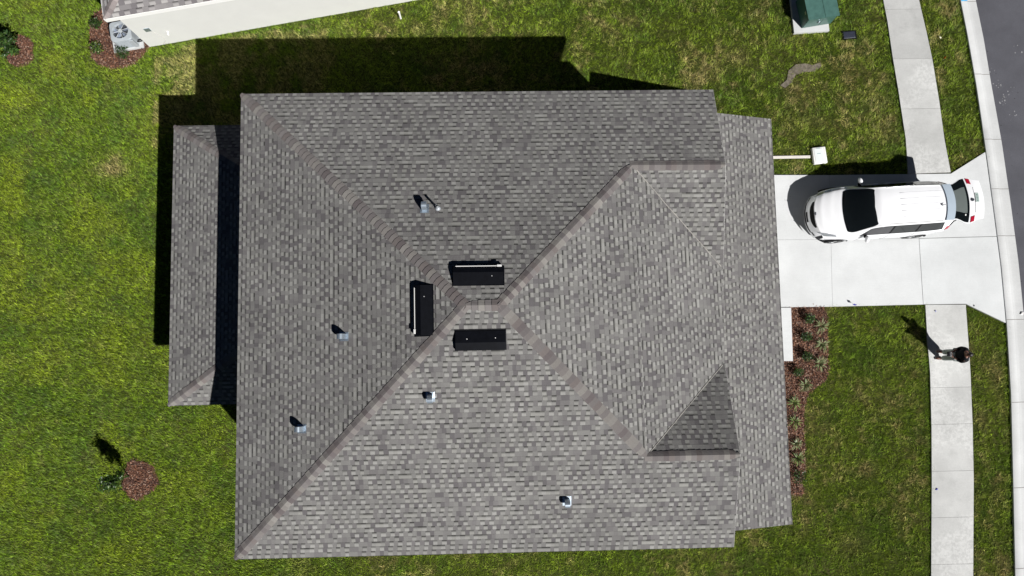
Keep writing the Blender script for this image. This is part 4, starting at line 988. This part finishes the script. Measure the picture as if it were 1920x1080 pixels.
# wheels
def wheel(x, s):
    y = s * .84; wo = MB()
    R0, wd = .335, .225
    prof_ = [(.20, -.11), (.29, -.112), (.325, -.09), (.335, -.05), (.335, .05), (.325, .09), (.29, .112), (.20, .11)]
    V = []; n_ = 32
    for r0, yy_ in prof_:
        for k in range(n_): a = 2 * math.pi * k / n_; V.append((x + r0 * math.cos(a), y + s * yy_, .335 + r0 * math.sin(a)))
    Fs = [(i * n_ + k, i * n_ + (k + 1) % n_, (i + 1) * n_ + (k + 1) % n_, (i + 1) * n_ + k) for i in range(len(prof_) - 1) for k in range(n_)]
    w_ = mesh_obj('wheel', V, Fs, M_tyre, car); bm = bmesh.new(); bm.from_mesh(w_.data); bmesh.ops.recalc_face_normals(bm, faces=bm.faces); bm.to_mesh(w_.data); bm.free(); autosmooth(w_, 40)
    rm = MB(); yo = y + s * .095
    rm.tube([(x, yo - s * .05, .335), (x, yo, .335)], .06, 12)
    for k in range(7):
        a = 2 * math.pi * k / 7; d = Vector((math.cos(a), 0, math.sin(a))); t_ = Vector((-d.z, 0, d.x)); c = Vector((x, yo - s * .01, .335))
        rm.add([c + d * .04 - t_ * .03, c + d * .04 + t_ * .03, c + d * .205 + t_ * .022, c + d * .205 - t_ * .022, c + d * .04 - t_ * .03 - Vector((0, s * .03, 0)), c + d * .04 + t_ * .03 - Vector((0, s * .03, 0)), c + d * .205 + t_ * .022 - Vector((0, s * .03, 0)), c + d * .205 - t_ * .022 - Vector((0, s * .03, 0))], [(0, 1, 2, 3), (4, 7, 6, 5), (0, 4, 5, 1), (1, 5, 6, 2), (2, 6, 7, 3), (3, 7, 4, 0)])
    ring_ = [(x + .205 * math.cos(2 * math.pi * k / 24), yo - s * .005, .335 + .205 * math.sin(2 * math.pi * k / 24)) for k in range(25)]; rm.tube(ring_, .014, 6, cap=False)
    rm.build('rim', M_rim, w_)
    bk = MB(); bk.tube([(x, y - s * .06, .335), (x, y - s * .03, .335)], .2, 20); bk.build('hub', M_gap, w_)
for x in (1.0, 3.82):
    for s in (1, -1):
        wheel(x, s)
        # dark arch lip around each wheel
        ar = []
        for k in range(17): a = math.pi * k / 16; ar.append((x + .40 * math.cos(a), s * (.935), .33 + .39 * math.sin(a)))
        MB().tube(ar, .022, 6).build('wheel_arch', M_gap, car)
        MB().tube([(x, s * .60, .34), (x, s * .93, .34)], .385, 24).build('wheel_well', M_gap, car)
# open boot
cg = MB(); cg.add([(LEN - .02, -.78, .45), (LEN - .02, .78, .45), (LEN - .02, .62, 1.56), (LEN - .02, -.62, 1.56)], [(0, 1, 2, 3)]); cg.build('cargo_opening', M_gap, car)
rbp = MB(); rbp.box((LEN + .02, 0, .48), (.16, 1.66, .34), bev=.06); autosmooth(rbp.build('rear_bumper', M_paint, car), 50)
# tailgate: hinged at the back of the roof, raised level
tg_ang = R_(9); hx, hz = 4.30, 1.69
def TGp(u, y, d=0.0): return (hx + u * math.cos(tg_ang) + d * -math.sin(tg_ang), y, hz + u * math.sin(tg_ang) + d * math.cos(tg_ang))
def outline(pts_half): return pts_half + [(u, -y) for u, y in reversed(pts_half)]
# profile height d(u): spoiler flat, screen, then lower door bulging
def dcrv(u, y): return .03 * math.sin(min(u, 1.2) / 1.2 * 3.0) - .07 * (abs(y) / .8) ** 2 - max(0, u - .85) ** 2 * .35
def hw(u): return lerp_tab([(0, .62), (.28, .62), (.36, .66), (.55, .78), (.66, .80), (.80, .76), (.95, .69), (1.17, .65), (1.25, .56)], u)
def tg_panel(name, u0, u1, f0, f1, mat, parent, off, nu=8, ny=16, thick=.05, curve=0.0, hwf=hw):
    V = []; B = []
    for i in range(nu + 1):
        for j in range(ny + 1):
            fy = f0 + (f1 - f0) * j / ny; u = u0 + (u1 - u0) * i / nu; y = fy * hwf(u); uu_ = u - curve * fy * fy
            y = fy * hwf(max(0, min(1.25, uu_)))
            V.append(TGp(uu_, y, dcrv(uu_, y) + off)); B.append(TGp(uu_, y, dcrv(uu_, y) + off - thick))
    q_ = ny + 1; Fs = [(i * q_ + j, (i + 1) * q_ + j, (i + 1) * q_ + j + 1, i * q_ + j + 1) for i in range(nu) for j in range(ny)]; k0 = len(V)
    Fs += [tuple(k0 + a for a in reversed(f)) for f in Fs[:]]
    bo = [j for j in range(q_)] + [i * q_ + ny for i in range(1, nu + 1)] + [nu * q_ + j for j in range(ny - 1, -1, -1)] + [i * q_ for i in range(nu - 1, 0, -1)]
    Fs += [(bo[k], bo[(k + 1) % len(bo)], k0 + bo[(k + 1) % len(bo)], k0 + bo[k]) for k in range(len(bo))]
    o = mesh_obj(name, V + B, Fs, mat, parent); bm = bmesh.new(); bm.from_mesh(o.data); bmesh.ops.recalc_face_normals(bm, faces=bm.faces); bm.to_mesh(o.data); bm.free(); autosmooth(o, 40); return o
tg = tg_panel('tailgate', .0, 1.24, -1, 1, M_paint, car, 0, 20, 20, .06, .07)
tg_panel('tailgate_glass_surround', .27, .74, -.95, .95, M_glass, tg, .006, 8, 18, .03, .10)
tg_panel('rear_screen', .31, .665, -.55, .58, M_glass3, tg, .012, 8, 16, .02, .10)
tg_panel('spoiler', .05, .30, -1.0, 1.0, M_spoil, tg, .035, 6, 18, .05, .09)
for a, b in ((-.97, -.74), (.74, .97)): tg_panel('tail_lamp', .80, .92, a, b, M_red, tg, .014, 3, 5, .02, .10)
tg_panel('trim_seam', .925, .935, -.62, .62, M_gap, tg, .003, 1, 12, .01, .07)
tg_panel('number_plate', .95, 1.065, -.13, .33, M_plate, tg, .014, 2, 4, .01, .03)
for k in range(5): tg_panel('plate_lettering', .985, 1.03, -.08 + k * .075, -.045 + k * .075, M_ink, tg, .018, 1, 1, .003, .03)
p = TGp(.84, .0, .045); MB().tube([p, (p[0] - .005, p[1], p[2] + .012)], [.055, .045], 14).build('badge', simple('dark_badge2', (.10, .11, .13), .3, .5, .5), tg)
tg_panel('sticker', .60, .635, -.67, -.60, M_pvc, tg, .016, 1, 2, .002, .10)

# ------------------------------------------------------------------ person on the sidewalk
def skin_mesh(name, verts, edges, radii, mat, parent, root=0, sub=2, mats=None):
    me = bpy.data.meshes.new(name + '_skeleton'); me.from_pydata(verts, edges, []); o = bpy.data.objects.new(name + '_skeleton', me); C.objects.link(o)
    md = o.modifiers.new('Skin', 'SKIN'); md.use_smooth_shade = True
    for i, r in enumerate(radii):
        sv = me.skin_vertices[0].data[i]; sv.radius = r if isinstance(r, tuple) else (r, r); sv.use_root = (i == root)
    ss_ = o.modifiers.new('Sub', 'SUBSURF'); ss_.levels = sub; ss_.render_levels = sub
    bpy.context.view_layer.update(); ev = o.evaluated_get(bpy.context.evaluated_depsgraph_get()); nm = bpy.data.meshes.new_from_object(ev); bpy.data.objects.remove(o); nm.name = name
    nm.materials.clear(); nm.materials.append(mat); nm.polygons.foreach_set('use_smooth', [True] * len(nm.polygons)); r = bpy.data.objects.new(name, nm); C.objects.link(r); r.parent = parent; return r
# local frame: the person looks along -x (towards the house); z up
pr_ = empty('person', (15.66, -.03, H_CONC), R_(-4)); tag(pr_, 'person in black top and grey trousers standing on the sidewalk looking down at a controller', 'person')
bv = [(0.03, 0, .95), (.03, 0, 1.10), (.03, 0, 1.28), (.02, 0, 1.42), (.0, 0, 1.50), (-.02, 0, 1.56), (-.03, 0, 1.66), (-.02, 0, 1.735),
      (.02, .175, 1.40), (.02, .228, 1.16), (-.20, .13, 1.10), (.02, -.175, 1.40), (.02, -.228, 1.16), (-.20, -.10, 1.10),
      (.02, .09, .90), (.0, .10, .50), (.03, .11, .09), (-.12, .125, .04), (.02, -.09, .90), (-.02, -.10, .50), (.0, -.11, .09), (-.15, -.125, .04)]
be = [(0, 1), (1, 2), (2, 3), (3, 4), (4, 5), (5, 6), (6, 7), (3, 8), (8, 9), (9, 10), (3, 11), (11, 12), (12, 13), (0, 14), (14, 15), (15, 16), (16, 17), (0, 18), (18, 19), (19, 20), (20, 21)]
br = [(.13, .15), (.115, .14), (.13, .165), (.11, .13), .058, .06, (.088, .075), (.055, .05), .065, .046, .032, .065, .046, .032, .085, .058, .042, .036, .085, .058, .042, .036]
pbody = skin_mesh('body', bv, be, br, M_skin, pr_)
hd = MB()
bm = bmesh.new(); bmesh.ops.create_uvsphere(bm, u_segments=20, v_segments=14, radius=1.0); bmesh.ops.scale(bm, vec=(.098, .080, .115), verts=bm.verts); bmesh.ops.translate(bm, vec=(-.025, 0, 1.665), verts=bm.verts)
# hair: keep crown and back, drop the face
geom = [v for v in bm.verts if (v.co.x + .025) < -.035 - .9 * (1.725 - v.co.z) * -1 and v.co.z < 1.725 or v.co.z < 1.61]
bmesh.ops.delete(bm, geom=geom, context='VERTS'); bm.verts.index_update(); bm.verts.ensure_lookup_table()
hd.add([v.co[:] for v in bm.verts], [tuple(v.index for v in f.verts) for f in bm.faces]); bm.free(); ho = hd.build('hair', M_hair, pr_, smooth=True); sm = ho.modifiers.new('thick', 'SOLIDIFY'); sm.thickness = .012; sm.offset = 1
for s in (1, -1): MB().tube([(-.108, s * .032, 1.668), (-.116, s * .032, 1.668)], [.012, .004], 8).build('eye', M_hair, pr_)
fc = MB(); fc.tube([(-.108, 0, 1.675), (-.132, 0, 1.640), (-.110, 0, 1.632)], [.009, .015, .010], 8); fc.build('nose', M_skin, pr_, smooth=True)
for s in (1, -1): MB().tube([(-.03, s * .078, 1.69), (-.02, s * .092, 1.66), (-.03, s * .080, 1.63)], [.012, .016, .010], 8).build('ear', M_skin, pr_, smooth=True)
fc = MB(); fc.tube([(-.104, -.025, 1.605), (-.112, 0, 1.603), (-.104, .025, 1.605)], [.005, .008, .005], 8); fc.build('mouth', simple('lips', (.2, .06, .05), .5), pr_)
# clothing
tv = [(.03, 0, .93), (.03, 0, 1.12), (.03, 0, 1.28), (.025, 0, 1.42), (.01, 0, 1.475), (.02, .18, 1.405), (.02, .235, 1.16), (-.13, .175, 1.115), (.02, -.18, 1.405), (.02, -.235, 1.16), (-.13, -.155, 1.115)]
skin_mesh('shirt', tv, [(0, 1), (1, 2), (2, 3), (3, 4), (3, 5), (5, 6), (6, 7), (3, 8), (8, 9), (9, 10)], [(.165, .205), (.16, .20), (.17, .205), (.135, .155), .075, .088, .066, .05, .088, .066, .05], M_shirt, pr_)
tr_v = [(.03, 0, .96), (.02, .09, .88), (.0, .10, .50), (.03, .11, .11), (.02, -.09, .88), (-.02, -.10, .50), (.0, -.11, .11)]
skin_mesh('trousers', tr_v, [(0, 1), (1, 2), (2, 3), (0, 4), (4, 5), (5, 6)], [(.15, .18), .125, .108, .095, .125, .108, .095], M_trous, pr_)
for (x, y) in ((.02, .115), (-.02, -.115)):
    mb = MB(); mb.tube([(x + .06, y, .05), (x, y, .055), (x - .10, y * 1.06, .045), (x - .19, y * 1.12, .035)], [.042, .052, .048, .028], 12); sh_ = mb.build('shoe', M_shoe, pr_, smooth=True)
    MB().box((x - .06, y * 1.05, .012), (.27, .095, .024), bev=.01).build('sole', M_sole, sh_)
for s, hy in ((1, .10), (-1, -.075)):
    ph = Vector((-.205, hy, 1.10)); hv = [tuple(ph), tuple(ph + Vector((-.045, -s * .012, .0))), tuple(ph + Vector((-.085, -s * .02, -.002)))]; hb = MB()
    hb.tube([ph + Vector((.02, 0, 0)), ph + Vector((-.03, -s * .008, 0)), ph + Vector((-.08, -s * .015, -.005))], [.026, .038, .032], 10)
    for k, L in enumerate((.06, .072, .068, .052)):
        o_ = (k - 1.5) * .018; b0 = ph + Vector((-.078, -s * .015 + o_, -.004)); hb.tube([b0, b0 + Vector((-L * .5, -s * .014, -.012)), b0 + Vector((-L * .55, -s * .035, -.034))], [.0095, .0085, .0065], 8)
    b0 = ph + Vector((-.03, -s * .035, .012)); hb.tube([b0, b0 + Vector((-.03, -s * .025, .016)), b0 + Vector((-.055, -s * .028, .018))], [.011, .010, .007], 8)
    hb.build('hand', M_skin, pr_, smooth=True)
rc = empty('remote_controller', (pr_.matrix_world if False else Vector((15.66, -.03, H_CONC))) + Vector((-.315, .03, 1.105)), R_(-4)); tag(rc, 'small dark drone controller with a phone held in the hands of the person', 'controller')
MB().box((0, 0, 0), (.09, .17, .045), bev=.012).build('body', simple('controller_grey', (.06, .06, .065), .5), rc)
MB().box((-.075, 0, .03), (.08, .16, .010), Matrix.Rotation(R_(-18), 4, 'Y'), .003).build('phone', M_gap, rc)
for y in (-.045, .045): MB().tube([(.01, y, .02), (.01, y, .045)], [.006, .009], 8).build('stick', M_alu, rc)
